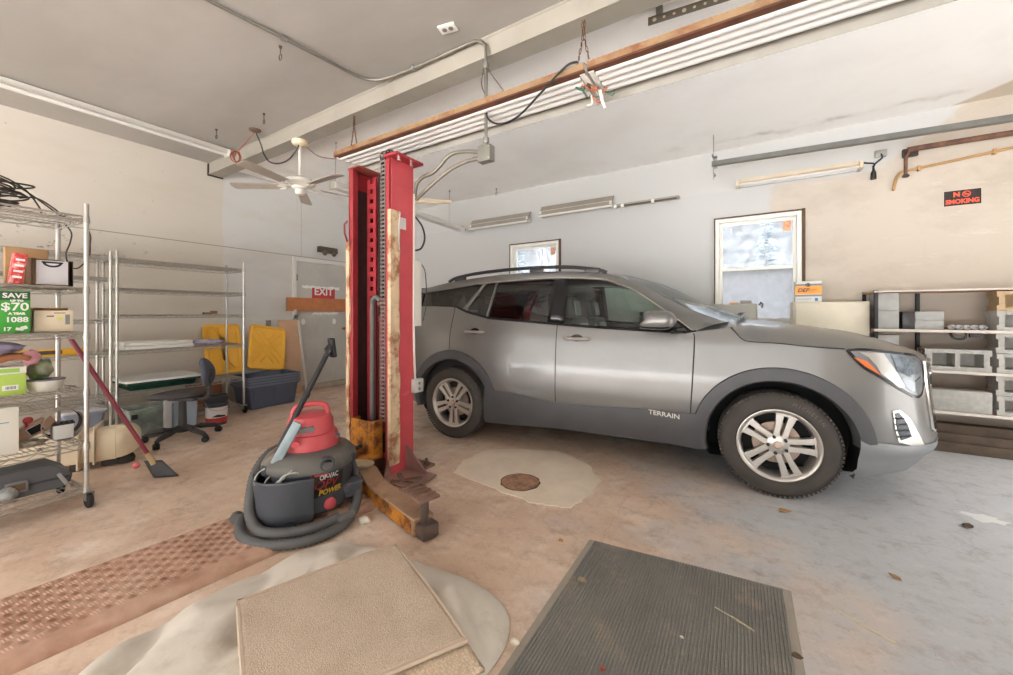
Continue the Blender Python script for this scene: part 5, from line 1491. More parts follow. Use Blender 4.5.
b = MB(); b.obox((0, .0, .205), (.245, .30, .14), (0, 0, 0), .02); b.build('green_contents', mat('green_stuff', (70, 142, 114), .6, var=.2), t)
b = MB(); b.obox((0, 0, .072), (.225, .28, .115), (0, 0, 0), .02); b.build('grey_contents', mat('grey_stuff', (206, 210, 214), .7, var=.1), t)
b = MB(); b.box(.138, .150, -.15, -.10, .22, .27, .004); b.build('handle', BLACK, t)
tote('storage_tote', 'pale translucent blue bin directly behind the chair column', (-5.25, 1.74, 0), .22, .24, .36, BLUEP)
o = MB().box(-5.085, -5.075, 1.535, 1.60, .03, .37, .002).build('foam_board', mat('white_card2', (214, 216, 216), .6)); tag(o, 'narrow white board standing beside the pale blue bin', 'board')
t = thing('paint_bucket', 'black topped bucket with red and white label by the far shelf caster', 'bucket', (-5.15, 2.03, 0))
b = MB(); b.lathe([(0, .004), (.096, .004), (.098, .0), (.106, .22), (.112, .225), (.112, .24), (.107, .245), (.11, .275), (.114, .28), (.114, .325), (.108, .33), (.102, .325), (.1, .28), (.092, .02), (0, .02)], n=36); b.build('pail', mat('pail_dark', (58, 60, 68), .5), t)
b = MB(); b.lathe([(.1, .03), (.1065, .205)], n=36, cap=False); l = b.build('label', mat('label_white', (222, 216, 214), .5), t)
b = MB(); b.lathe([(.1005, .03), (.1028, .085)], n=36, cap=False); b.build('red_band', mat('label_red2', (196, 60, 56), .5), l)
b = MB(); b.patch([(-.8, .1), (.5, .09), (.5, .105), (-.3, .125)], lambda a, z: (.107 * math.cos(a), .107 * math.sin(a), z), .08); b.build('dark_swoosh', BLACK, l)
b = MB(); b.tube(smooth_path([(.0, .114, .26), (.07, .10, .20), (.10, .03, .17), (.10, -.03, .17), (.07, -.10, .20), (0, -.114, .26)], 4), .003, 6); b.build('handle', STEEL, t)
# flat white trays, bags and brush on the far shelf
for k, (z, dx, lab) in enumerate(((.884, 0, 'lower of two flat white frames stacked on the far wire shelf'), (.922, -.03, 'upper of two flat white frames stacked on the far wire shelf'))):
    b = MB()
    for q in ((-5.80, -5.44, 1.33, 1.38), (-5.80, -5.44, 1.87, 1.92), (-5.80, -5.75, 1.38, 1.87), (-5.49, -5.44, 1.38, 1.87)): b.box(q[0] + dx, q[1] + dx, q[2], q[3], z, z + .035, .003)
    b.box(-5.76 + dx, -5.47 + dx, 1.37, 1.88, z + .006, z + .012)
    tag(b.build('flat_tray', mat('frame_white', (222, 221, 216), .5)), lab, 'frame', 'white frames on the far shelf')
cloth_pile('plastic_bags', (-5.62, 2.12, .915), (.12, .15, .035), mat('lilac_film', (178, 174, 196), .5, var=.25, scale=30), 'heap of lilac and grey plastic bags on the far wire shelf', 15, .5)
b = MB(); b.box(-5.58, -5.54, 2.05, 2.14, 1.255, 1.28, .006).box(-5.575, -5.545, 2.13, 2.20, 1.262, 1.30, .008); tag(b.build('scrub_brush', mat('brush_brown', (140, 112, 80), .7, var=.3, scale=40)), 'small brown brush lying on an upper deck of the far shelf', 'brush')
o = MB().box(-6.08, -5.98, 2.05, 2.42, 0, .40, .004).build('plank', mat('brown_panel', (150, 96, 68), .7, var=.1)); tag(o, 'reddish brown panel standing at the wall behind the far shelf', 'panel')
# nested dark totes with yellow lids propped on them
NAVY = mat('navy_tote', (80, 88, 106), .45, var=.1, scale=5)
for k, w_ in enumerate(('bottom', 'second', 'third', 'topmost')):
    t, lp = tote('nested_tote', '%s of four dark blue totes nested in a stack under the yellow lids' % w_, (-5.66, 2.83, .002 + .036 * k), .46, .66, .32, NAVY, rim=.022, group='nested dark blue totes', rm=mat('navy_rim', (106, 114, 132), .4))
    if k == 0:
        for y in (-.27, -.02, .02, .27): b = MB(); b.prism([(.195, .03), (.208, .03), (.236, .27), (.22, .27)], 'y', y - .006, y + .006); b.build('rib', NAVY, t)
YEL = mat('yellow_plastic', (248, 190, 66), .45, var=.06, scale=4)
def lid_board(label, y, ly, lz, zb, lean, rz, cross):
    t = thing('yellow_lid', label, 'lid', (-6.135 + math.sin(lean) * lz + .03, y, zb), 0, 'yellow tote lids'); t.rotation_euler = (rz, -lean, 0)
    def rr(o, dz=0):
        out = []
        for cx, cy, a0 in ((1, 1, 0), (-1, 1, 90), (-1, -1, 180), (1, -1, 270)):
            for k in range(4):
                a = R(a0 + 30 * k); r = .05; out.append((dz, (ly / 2 - o - r) * cx + r * math.cos(a), lz / 2 + (lz / 2 - o - r) * cy + r * math.sin(a)))
        return out
    b = MB(); b.grid([rr(0, -.02), rr(0, .012), rr(.006, .018), rr(.03, .018), rr(.04, .006), rr(.2, .006)], closed=True); b.face([b.v(p) for p in rr(.2, .006)]); b.face([b.v(p) for p in rr(0, -.02)])
    c = b.build('lid_panel', YEL, t, angle=40)
    b = MB()
    if cross:
        for s in (-1, 1):
            for o in (-.10, 0, .10): b.obox((.008, o * .9, lz / 2), (.012, .012, lz * .88), (R(38) * s, 0, 0), .003)
    else:
        for o in (-.15, -.05, .05, .15): b.obox((.008, o, lz / 2), (.012, .014, lz * .84), (0, 0, 0), .003)
    b.build('ribs', YEL, c)
lid_board('yellow tote lid with straight ribs standing behind the far wire shelf', 2.46, .44, .68, .455, R(14), 0, False)
lid_board('yellow tote lid with crossed ribs leaning at a slant on the dark blue totes', 2.955, .50, .66, .452, R(17), R(-11), True)
t = thing('plywood_board', 'pinkish brown plywood board leaning on the wall beside the grey door', 'board', (-6.03, 3.42, 0))
t.rotation_euler = (0, R(-4), 0)
MB().box(-.012, 0, -.19, .14, 0, 1.17).build('sheet', mat('plywood_pink', (206, 168, 140), .7, var=.07, scale=5), t)
b = MB(); b.obox((-6.02, 3.56, .58), (.02, .03, 1.17), (R(5.5), R(-2.5), 0)); tag(b.build('white_strip', mat('white_trim', (220, 218, 212), .5)), 'narrow white trim strip leaning against the plywood board', 'trim strip')
b = MB(); b.box(-6.14, -6.11, 3.06, 3.12, 0, 1.165); tag(b.build('grey_post', mat('grey_post', (130, 128, 124), .5, var=.1)), 'thin grey upright strip at the other edge of the plywood board', 'trim strip')

# ---- office chair
ch = thing('office_chair', 'armless black office chair with oval backrest by the wire shelf', 'chair', (-4.80, 1.60, 0), R(31.5))
CHB = mat('chair_black', (62, 60, 62), .55, var=.1); CHF = mat('chair_fabric', (70, 66, 66), .9, var=.12, scale=10)
b = MB(); rows = []
for z, s in ((.425, .55), (.432, .9), (.45, 1.0), (.47, .97), (.482, .8), (.485, .4)):
    rows.append([(-.03 + .235 * s * math.copysign(abs(math.cos(a)) ** .75, math.cos(a)), .215 * s * math.copysign(abs(math.sin(a)) ** .75, math.sin(a)), z + .012 * math.cos(a) * s) for a in [2 * PI * k / 36 for k in range(36)]])
V = b.grid(rows, closed=True); b.face(V[0][::-1]); b.face(V[-1]); b.build('seat', CHF, ch, angle=60)
b = MB(); b.box(-.10, .16, -.07, .07, .395, .428, .01); b.cyl((0, .02, .41), (0, .2, .42), .008, n=8); b.build('seat_mount', CHB, ch)
b = MB(); b.cyl((0, 0, .11), (0, 0, .40), .035, .03, n=18).cyl((0, 0, .08), (0, 0, .13), .05, n=18); b.build('column', CHB, ch)
b = MB(); b.tube(smooth_path([(.14, 0, .41), (.22, 0, .41), (.265, 0, .46), (.262, 0, .58), (.25, 0, .66)], 5), .02, 8); b.build('back_bar', CHB, ch)
M = Matrix.Translation((.225, .0, .675)) @ Matrix.Rotation(R(-10), 4, 'Y') @ Matrix.Rotation(R(24), 4, 'Z')
b = MB(); rows = []
for x, s in ((-.028, .5), (-.024, .85), (-.008, 1), (.012, .98), (.02, .85), (.022, .4)):
    rows.append([(x + .03 * (math.cos(a) ** 2), .175 * s * math.cos(a), .145 * s * math.sin(a)) for a in [2 * PI * k / 32 for k in range(32)]])
V = b.grid(rows, closed=True); b.face(V[0][::-1]); b.face(V[-1]); b.xform(M); b.build('backrest', mat('backrest_grey', (86, 92, 108), .8, var=.1), ch, angle=60)
b = MB(); b.obox((.262, .0, .665), (.035, .06, .09), (0, R(-10), 0), .01); b.build('back_mount', CHB, ch)
for k in range(5):
    a = R(-88 + 72 * k); d = Vector((math.cos(a), math.sin(a), 0))
    b = MB(); b.tube([d * .03 + Vector((0, 0, .115)), d * .15 + Vector((0, 0, .105)), d * .27 + Vector((0, 0, .085)), d * .30 + Vector((0, 0, .07))], [.034, .028, .022, .018], 10); lg = b.build('base_leg', CHB, ch, angle=60)
    b = MB(); n = Vector((-d.y, d.x, 0)); Mx = Matrix.Translation(d * .305) @ Matrix.Rotation(a + .7, 4, 'Z')
    b.lathe([(0, -.026), (.024, -.026), (.029, -.018), (.029, -.006), (.02, -.004), (.02, .004), (.029, .006), (.029, .018), (.024, .026), (0, .026)], (0, 0, .029), 18, 'y'); b.box(-.02, .02, -.012, .012, .03, .072, .004); b.xform(Mx); b.build('caster', BLACK, lg)

# ---- floor scraper, pink ball, cream blower housing
sc = thing('floor_scraper', 'red handled black scraper shovel leaning on the near wire shelf', 'shovel', (-3.88, 1.10, 0))
A, B_ = Vector((-4.085, .71, 1.10)), Vector((-3.89, 1.09, .165)); o_ = Vector((-3.88, 1.10, 0)); d = (B_ - A).normalized()
b = MB(); b.cyl(A - o_, B_ - o_, .0145, n=12); b.build('handle', mat('handle_red', (138, 48, 66), .35, var=.1), sc)
b = MB(); b.cyl(B_ - d * .03 - o_, B_ + d * .07 - o_, .019, .022, n=12); b.build('ferrule', mat('ferrule_tan', (196, 170, 130), .5), sc)
C_ = B_ + d * .05 - o_; u = Vector((.45, -.62, 0)).normalized() * -1
u = Vector((.30, .95, 0)).normalized()
tip = Vector((.10, .06, .005)); e = Vector((.62, .55, 0)).normalized() * .085
b = MB(); q0, q1 = C_ - e * .7 + Vector((0, 0, .01)), C_ + e * .7 + Vector((0, 0, .01)); q2, q3 = tip + e, tip - e; up = Vector((.012, -.006, .012))
rows = []
for k in range(7):
    f = k / 6; l = q0.lerp(q3, f); r = q1.lerp(q2, f); rows.append([l + (r - l) * j / 8 - Vector((.012, .012, .0)) * math.sin(PI * j / 8) * (1 - f * .5) for j in range(9)])
b.grid(rows); b.build('blade', mat('blade_dark', (66, 66, 68), .5, .2, var=.15), sc, angle=60, solid=.006)
b = MB(); b.lathe([(.024 * math.sin(a), .024 - .024 * math.cos(a)) for a in [PI * k / 12 for k in range(13)]], (-4.225, 1.10, 0), 20); tag(b.build('pink_ball', mat('neon_pink', (246, 128, 140), .5), weld=True), 'small bright pink ball on the floor behind the scraper', 'ball')
CREAM = mat('cream_enamel', (216, 202, 176), .45, var=.06, scale=4)
bl = thing('blower_housing', 'long cream sheet metal housing lying on the floor under the near shelf', 'machine housing', (-4.60, .87, 0), math.atan2(.65, .30))
b = MB(); b.prism([(-.09, .06), (.09, .06), (.10, .10), (.10, .26), (.07, .31), (-.07, .31), (-.10, .26), (-.10, .10)], 'x', -.62, .22); c = b.build('housing', CREAM, bl, bevel=.006)
b = MB(); rows = []
for k in range(8):
    a = PI / 2 * k / 7; rows.append([(.22 + .13 * math.sin(a), y * (.35 + .65 * math.cos(a)), .19 + (z - .19) * (.35 + .65 * math.cos(a))) for y, z in ((-.095, .07), (.095, .07), (.11, .11), (.11, .27), (.075, .325), (-.075, .325), (-.11, .27), (-.11, .11))])
V = b.grid(rows, closed=True); b.face(V[-1]); b.face(V[0][::-1]); b.build('end_cap', CREAM, bl, angle=60)
b = MB(); b.prism([(-.14, .02), (-.02, -.0), (.12, .08), (.13, .35), (-.12, .35)], 'x', .0, .012); b.prism([(-.13, .05), (.12, .08), (.13, .35), (-.12, .35)], 'x', .09, .10); b.build('flange', CREAM, bl, bevel=.004)
b = MB(); b.obox((-.45, -.10, .20), (.05, .02, .05), (0, 0, 0), .006).cyl((-.2, -.10, .22), (-.2, -.115, .22), .012, n=10); b.build('latch', mat('latch_brown', (120, 104, 84), .5), bl)
b = MB(); b.lathe([(0, 0), (.055, 0), (.06, .03), (.05, .06), (.03, .075), (0, .08)], (.26, 0, .0), 20).box(.12, .30, -.05, .05, .0, .05, .01); b.build('motor_foot', mat('motor_black', (54, 52, 50), .6, var=.2), bl)
for x in (-.5, -.05): b = MB(); b.box(x, x + .06, -.08, .08, 0, .065); b.build('foot', mat('motor_black', (54, 52, 50), .6, var=.2), bl)
# ------------------------------------------------------------------ overhead: lamps, fans, conduits, tracks
TUBE = mat('lamp_tube', (212, 211, 209), .35)
ENAM = mat('lamp_enamel', (214, 211, 203), .4, var=.04)
AGED = mat('aged_enamel', (200, 186, 164), .5, var=.1, scale=6)
TANRUST = mat('tan_rust', (146, 118, 88), .6, .1, var=.12, scale=7, col2=(124, 78, 50), lo=.5, hi=.66)
def strip_lamp(label, p, L, axis, ntube=2, wide=.11, m=ENAM, hood=0, name='fluorescent_lamp', group='fluorescent strip lamps'):
    """ceiling or wall strip lamp: origin at one end, running along x or y, body above the tubes"""
    t = thing(name, label, 'lamp', p, 0 if axis == 'x' else R(90), group)
    b = MB(); w = wide / 2
    b.prism([(-w, .0), (-w * .55, .032), (-w * .5, .065), (w * .5, .065), (w * .55, .032), (w, .0), (w * .9, .0), (w * .45, .026), (-w * .45, .026), (-w * .9, .0)], 'x', 0, L)
    hs = b.build('housing', m, t)
    for k in range(ntube):
        y = (k - (ntube - 1) / 2) * wide * .55
        b = MB(); b.cyl((.03, y, .0), (L - .03, y, .0), .0165, n=12); b.build('tube', TUBE, t)
    for x in (0, L - .03):
        b = MB(); b.box(x, x + .03, -w, w, -.022, .05, .004); b.build('end_cap', m, t)
    if hood:                       # sloping reflector of the wall lamps, its shade put into the taupe colour
        b = MB(); b.prism([(-w - .012, -.012), (-w - .006, -.016), (w * .9, hood), (w * .9, hood + .006), (w * .3, hood)], 'x', -.004, L + .004); b.build('hood', mat('hood_shaded_taupe', (146, 139, 128), .55, var=.06), t)
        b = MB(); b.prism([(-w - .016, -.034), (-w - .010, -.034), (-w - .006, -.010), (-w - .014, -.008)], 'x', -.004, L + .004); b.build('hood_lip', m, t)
    return t
strip_lamp('long fluorescent strip lamp on the old ceiling above the near shelf', (-5.42, -.17, 3.225), 2.44, 'y', 1, .13)
strip_lamp('wall-mounted fluorescent lamp above the tall window with a plug at its end', (-.06, 5.40, 2.80), 1.13, 'x', 2, .15, AGED)
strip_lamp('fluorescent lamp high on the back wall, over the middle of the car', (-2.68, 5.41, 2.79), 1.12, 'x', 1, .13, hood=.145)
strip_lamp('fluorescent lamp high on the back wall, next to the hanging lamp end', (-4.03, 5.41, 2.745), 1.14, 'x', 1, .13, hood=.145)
t = thing('bare_lamp_holder', 'tubeless dark lamp holder strip high on the back wall', 'lamp', (-1.54, 5.42, 2.76), 0, 'fluorescent strip lamps')
b = MB(); b.box(0, .84, -.03, .03, 0, .035, .003); b.build('housing', mat('weathered_strip', (150, 144, 134), .5, var=.1), t)
b = MB(); b.box(.12, .82, -.034, -.030, -.012, .012); b.build('front_strip', mat('dark_strip', (76, 66, 56), .6), t)  # dark strip along the lower front of the holder
for x in (0, .10, .5): 
    b = MB(); b.box(x, x + .04, -.036, .03, -.02, .03, .004); b.build('socket', WHITE, t)
t = strip_lamp('long hanging fluorescent lamp on thin rods running towards the back wall', (-4.12, 2.80, 2.76), 2.46, 'y', 2, .13)
t.rotation_euler = (0, R(1.6), R(90))
for y in (2.83, 4.91):
    b = MB(); b.cyl((y - 2.80, 0, .055), (y - 2.80, 0, .56 + (y - 2.8) * .02), .004, n=6).cyl((y - 2.8, 0, .53 + (y - 2.8) * .02), (y - 2.8, 0, .555 + (y - 2.8) * .02), .012, n=8); b.build('hanger_rod', STEEL, t)
b = MB(); b.tube(smooth_path([(2.42, .02, .05), (2.47, .02, .08), (2.52, .0, .06), (2.54, .0, .02)], 4), .012, 8); b.build('plug', BLACK, t)

def shop_lamp(label, x, chains):
    t = thing('shop_lamp', label, 'lamp', (x, 2.365, 2.705), 0, 'big chain-hung shop lamps')
    L = 2.42
    b = MB(); b.prism([(-.155, .02), (-.15, .06), (-.10, .075), (.10, .075), (.15, .06), (.158, .03), (.150, .03), (.143, .054), (.10, .069), (-.10, .069), (-.143, .054), (-.145, .02)], 'x', 0, L); b.build('reflector', mat('reflector_white', (206, 203, 197), .4, var=.04), t)
    b = MB(); b.prism([(.150, .045), (.160, .045), (.172, -.034), (.166, -.036)], 'x', 0, L); b.build('reflector_lip', mat('lip_grey', (148, 143, 134), .5, var=.05), t)
    b = MB(); b.prism([(-.160, .022), (-.158, .062), (-.10, .080), (-.10, .076), (-.1515, .058), (-.1555, .022)], 'x', 0, L); b.build('rusty_edge', TANRUST, t)
    b = MB(); b.prism([(-.158, .010), (-.1575, .022), (-.118, .022), (-.118, .004)], 'x', 0, L); b.build('edge_underside', mat('underside_brown', (86, 52, 34), .8, var=.3, scale=8), t)  # darker brown strip along the underside of the edge
    for k in range(4):
        y = -.10 + .063 * k; b = MB(); b.cyl((.04, y, .022), (L - .04, y, .024), .0285, n=14); b.build('tube', TUBE, t)
    for xx in (0, L - .035):
        b = MB(); b.box(xx, xx + .035, -.14, .14, .004, .06, .004); b.build('socket_bar', ENAM, t)
    for cx in chains:
        b = MB()
        for dx in (0, 1):
            n = 13
            for k in range(n):
                f = k / n; z = .075 + .53 * f; s = max(0, 1 - f * 2.2); px = cx + (dx - .5) * (.10 * s + .012)
                pts = [(.006 * math.cos(a), 0, .020 * math.sin(a)) for a in [2 * PI * j / 10 for j in range(10)]]
                Mx = Matrix.Translation((px, -.06 * 0, z + .01)) @ Matrix.Rotation(R(90 * (k % 2)), 4, 'Z') @ Matrix.Rotation(-.9 * (dx - .5) * (s > 0) * .5, 4, 'Y')
                b.tube([Mx @ Vector(p) for p in pts], .003, 5, closed=True)
        b.build('chain', mat('rusty_chain', (112, 80, 56), .6, .4, var=.3, scale=40), t)
    return t
shop_lamp('chain-hung shop lamp with rusty edge above the red lift post', -3.23, (.08, 2.36))
shop_lamp('chain-hung shop lamp running out of the frame above the car', -.79, (2.3,))
t = thing('lamp_connectors', 'loose coloured wires and white wire nut where the two shop lamps meet', 'wiring', (-.80, 2.34, 2.68))
cols = [(190, 110, 80), (50, 90, 70), (60, 50, 46), (220, 214, 204), (150, 90, 60), (80, 110, 90)]
rnd = random.Random(5)
for k in range(8):
    p = Vector((rnd.uniform(-.08, .06), rnd.uniform(-.10, .10), rnd.uniform(-.02, .02))); q = p + Vector((rnd.uniform(-.06, .06), rnd.uniform(-.05, .07), rnd.uniform(-.05, .03)))
    b = MB(); b.tube(smooth_path([p, (p + q) / 2 + Vector((.02, 0, -.03)), q], 4), .006, 6); b.build('wire', mat('wire_%s' % ('copper', 'green', 'dark', 'white', 'brown', 'teal')[k % 6], cols[k % 6], .5), t)
b = MB(); b.tube([(.03, .05, .0), (.035, .07, -.05), (.05, .09, -.10)], [.012, .009, .009], 8); b.build('wire', WHITE, t)
b = MB(); b.obox((-.02, -.02, -.01), (.10, .02, .012), (0, R(30), R(20)), .003); b.build('bracket', mat('wire_copper', (190, 110, 80), .5), t)

# ---- ceiling fans
FANB = mat('fan_blade', (166, 156, 144), .5, var=.1, scale=6); FANW = mat('fan_white', (216, 211, 202), .4, var=.05)
def fan(label, p, zc, rz):
    t = thing('ceiling_fan', label, 'ceiling fan', p, rz, 'ceiling fans'); h = zc - p[2]
    b = MB(); b.lathe([(.0, h), (.078, h), (.082, h - .02), (.07, h - .045), (.03, h - .06), (0, h - .06)][::-1], n=28); b.build('canopy', mat('fan_cream', (222, 206, 176), .4), t)
    b = MB(); b.cyl((0, 0, .08), (0, 0, h - .05), .014, n=12); b.build('rod', FANW, t)
    b = MB(); b.lathe([(0, -.045), (.05, -.045), (.075, -.03), (.08, -.01), (.13, .0), (.155, .02), (.15, .05), (.12, .075), (.05, .09), (0, .09)], n=36); hb = b.build('motor', FANW, t)
    b = MB(); b.lathe([(0, -.10), (.035, -.098), (.05, -.08), (.052, -.045), (0, -.045)], n=24); b.build('switch_cup', FANW, hb)
    b = MB(); b.cyl((.03, 0, -.09), (.03, 0, -.28), .0015, n=4); b.build('pull_chain', STEEL, hb)
    for k in range(5):
        a = 2 * PI * k / 5; M = Matrix.Rotation(a, 4, 'Z') @ Matrix.Translation((0, 0, -.012)) @ Matrix.Rotation(R(12), 4, 'X')
        b = MB(); pr = [(.20, -.05), (.67, -.066), (.70, -.055), (.715, 0), (.70, .055), (.67, .066), (.20, .05)]; b.prism(pr, 'z', -.004, .004, M); bl_ = b.build('blade', FANB, t, bevel=.002)
        b = MB(); b.tube([M @ Vector(q) for q in ((.10, 0, .0), (.15, .02, -.012), (.22, .03, -.008))], .008, 6).tube([M @ Vector(q) for q in ((.10, 0, .0), (.15, -.02, -.012), (.22, -.03, -.008))], .008, 6); b.build('blade_iron', FANW, bl_)
fan('cream ceiling fan with five grey-brown blades hanging near the steel beam', (-4.11, 2.40, 2.655), 3.145, R(31.5 + 184))
b = MB(); b.tube([(-4.05, 3.70, 2.80), (-3.95, 3.78, 2.805), (-3.70, 3.93, 2.81), (-3.42, 4.10, 2.795), (-3.40, 4.112, 2.79)], [.02, .032, .036, .026, .018], 8).cyl((-4.0, 3.74, 2.80), (-4.0, 3.74, 3.30), .004, n=6); tag(b.build('hanging_batten', mat('batten_tan', (196, 180, 154), .6, var=.1)), 'tan batten hanging below the white ceiling, half hidden by the red lift post', 'batten')

# ---- conduit, boxes and cables
CON = mat('conduit_steel', (132, 128, 120), .38, .6, var=.1, scale=12)
t = thing('electrical_conduit', 'steel conduit running over the old ceiling and along the beam to a junction box', 'conduit', (-1.6, 2.3, 3.28))
P = smooth_path([(-3.25, -1.0, 3.275), (-2.95, .95, 3.275), (-2.83, 1.75, 3.275), (-2.79, 2.08, 3.275), (-2.72, 2.22, 3.275), (-2.56, 2.275, 3.275), (-2.2, 2.295, 3.275), (-1.75, 2.30, 3.275), (-1.66, 2.30, 3.265), (-1.60, 2.30, 3.22), (-1.585, 2.30, 3.12), (-1.583, 2.30, 2.46)], 6)
b = MB(); b.tube(P, .012, 10); part(b, 'pipe', CON, t)
for p in ((-2.99, .7, 3.275), (-2.86, 1.55, 3.275), (-2.3, 2.29, 3.275), (-1.584, 2.30, 3.06), (-1.583, 2.3, 2.52)):
    b = MB(); b.obox(p, (.035, .035, .045) if p[2] < 3.2 else (.035, .04, .035), (0, 0, 0), .005); part(b, 'strap', GALV, t)
b = MB(); b.box(-1.64, -1.53, 2.27, 2.335, 2.36, 2.475, .006); jb = part(b, 'junction_box', mat('box_grey', (118, 116, 107), .5, .3, var=.08), t)
for z in (2.375, 2.46):
    for x in (-1.63, -1.54):
        b = MB(); b.cyl((x, 2.27, z), (x, 2.265, z), .005, n=8); part(b, 'screw', STEEL, jb)
for k, P in enumerate(([(-1.637, 2.3, 2.445), (-1.75, 2.3, 2.475), (-1.87, 2.3, 2.49), (-1.95, 2.30, 2.47), (-2.021, 2.3, 2.42), (-2.10, 2.3, 2.38), (-2.2, 2.3, 2.365), (-2.27, 2.3, 2.32), (-2.29, 2.3, 2.22)], [(-1.637, 2.3, 2.401), (-1.77, 2.3, 2.40), (-1.92, 2.3, 2.369), (-2.1, 2.3, 2.29), (-2.285, 2.31, 2.20)])):
    P = smooth_path(P, 10); b = MB(); b.tube(P, [.014 + (.0012 if i % 2 else 0) for i in range(len(P))], 8); part(b, 'flexible_conduit', mat('flex_grey', (118, 112, 102), .45, .4), t)
b = MB(); b.tube(smooth_path([(-1.583, 2.30, 2.80), (-1.55, 2.27, 2.66), (-1.43, 2.25, 2.575), (-1.26, 2.20, 2.56), (-1.10, 2.18, 2.64), (-.97, 2.18, 2.73), (-.90, 2.19, 2.775), (-.85, 2.21, 2.785)], 8), .007, 8); tag(b.build('black_cable', BLACK), 'black cable drooping from the conduit to the joint of the shop lamps', 'cable')
b = MB(); b.tube(smooth_path([(-1.60, 2.31, 3.08), (-1.52, 2.33, 2.95), (-1.43, 2.33, 2.82), (-1.40, 2.32, 2.775)], 6), .004, 6); b.tube(smooth_path([(-1.61, 2.31, 3.08), (-1.63, 2.31, 2.95), (-1.60, 2.31, 2.86), (-1.59, 2.305, 2.80)], 6), .004, 6); tag(b.build('thin_cable', mat('thin_dark', (90, 80, 70), .6)), 'thin dark cable beside the vertical conduit above the first shop lamp', 'cable')
t = thing('ceiling_outlet', 'white double socket outlet on the old ceiling near the beam', 'outlet', (-1.79, 2.12, 3.30), R(12))
MB().box(-.065, .065, -.04, .04, -.012, 0, .003).build('plate', WHITE, t)
for x in (-.025, .025): MB().cyl((x, 0, -.014), (x, 0, -.011), .018, n=14).build('socket', mat('socket_dark', (120, 118, 116), .5), t)
t = thing('ceiling_box', 'round dark ceiling box with red and black cables hanging from it', 'electrical box', (-4.60, 2.18, 3.30))
MB().lathe([(0, 0), (.06, 0), (.055, -.012), (.02, -.03), (0, -.03)], n=20).build('cover', mat('box_rust', (96, 76, 62), .6), t)
b = MB(); b.tube(smooth_path([(0, .01, -.03), (.0, .06, -.14), (.02, .08, -.24), (.10, .10, -.34), (.25, .12, -.385), (.40, .15, -.36), (.50, .19, -.24), (.505, .20, -.17)], 8), .007, 8); b.build('black_cable', BLACK, t)
RW = mat('red_brown_cable', (140, 70, 58), .5, var=.2)
b = MB(); b.tube(smooth_path([(-.01, 0, -.02), (-.08, -.02, -.08), (-.25, -.03, -.155), (-.36, -.02, -.165), (-.52, .0, -.12), (-.72, .06, -.10), (-.80, .08, -.07)], 6), .005, 6); b.build('red_cable', RW, t)
for k in range(5):
    a0 = rnd.uniform(0, 6); cx = -.37 + rnd.uniform(-.03, .03)
    b = MB(); b.tube([(cx + .06 * math.cos(a) * math.cos(a0), -.02 + .05 * math.cos(a) * math.sin(a0), -.225 + .06 * math.sin(a)) for a in [2 * PI * j / 22 for j in range(22)]], .005, 6, closed=True); b.build('cable_coil', RW, t)
b = MB(); b.tube(smooth_path([(-4.09, 2.46, 3.10), (-3.98, 2.52, 3.0), (-3.82, 2.56, 2.95), (-3.60, 2.62, 2.915), (-3.40, 2.64, 2.88), (-3.34, 2.66, 2.80), (-3.42, 2.68, 2.72), (-3.54, 2.70, 2.76), (-3.57, 2.72, 2.86)], 8), .005, 6); tag(b.build('fan_cable', mat('thin_brown', (96, 70, 58), .6)), 'thin brown cable looping from the fan canopy towards the hanging lamp', 'cable')
for (x, y, lab) in ((-4.95, 1.95, 'dangling wire hook at the end of the old strip lamp'), (-4.15, 2.05, 'small ceiling hook beside the steel beam'), (-3.41, 5.25, 'small ring hook below the ceiling edge over the small window'), (-3.0, 1.6, 'pair of ceiling hooks beside the conduit')):
    b = MB(); b.cyl((x, y, 3.30), (x, y, 3.24), .004, n=6).tube([(x + .018 * math.cos(a), y, 3.215 + .022 * math.sin(a)) for a in [2 * PI * k / 12 for k in range(12)]], .004, 6, closed=True).cyl((x, y, 3.285), (x, y, 3.30), .012, n=8)
    tag(b.build('ceiling_hook', mat('hook_dark', (96, 84, 72), .5, .4)), lab, 'hook', 'ceiling hooks')

# ---- overhead door hardware on the far side
TRK = mat('track_steel', (116, 116, 112), .4, .6, var=.12, scale=10)
t = thing('door_track', 'grey steel overhead door track hanging below the white ceiling', 'door track', (0, 5.0, 2.97))
b = MB(); Mx = Matrix.Rotation(R(1.7), 4, 'Y'); b.prism([(-.03, -.025), (.03, -.025), (.03, .025), (.024, .025), (.024, -.019), (-.024, -.019), (-.024, .025), (-.03, .025)], 'x', -.30, 3.58, Mx); b.build('rail', TRK, t)
b = MB(); b.box(-.285, -.28, -.03, .03, -.16, .33).box(-.285, -.245, .026, .03, -.04, .10).box(-.285, -.245, -.03, .03, .08, .085); b.build('hanger', GALV, t)
b = MB(); b.cyl((-.29, -.05, .10), (-.29, .04, .10), .01, n=6).cyl((-.27, -.05, -.12), (-.27, .04, -.12), .01, n=6); b.build('bolt', GALV, t)
t = thing('rusty_pipe', 'rusty dark pipe with a turned-down end on the back wall beside the track', 'pipe', (1.4, 5.4, 2.9))
b = MB(); b.tube(smooth_path([(2.2, 0, .01), (1.0, 0, .01), (.10, 0, .01), (.04, 0, -.005), (.005, 0, -.06), (0, 0, -.12), (0, 0, -.24)], 6), [.026 if i < 17 else .014 for i in range(37)], 10); b.build('pipe', RUST, t)
b = MB(); b.lathe([(0, 0), (.02, 0), (.03, .012), (.018, .03), (0, .03)], (0, 0, -.265), 14).box(-.01, .1, .03, .07, -.05, .03); b.build('end_fitting', mat('dark_fitting', (58, 44, 38), .6), t)
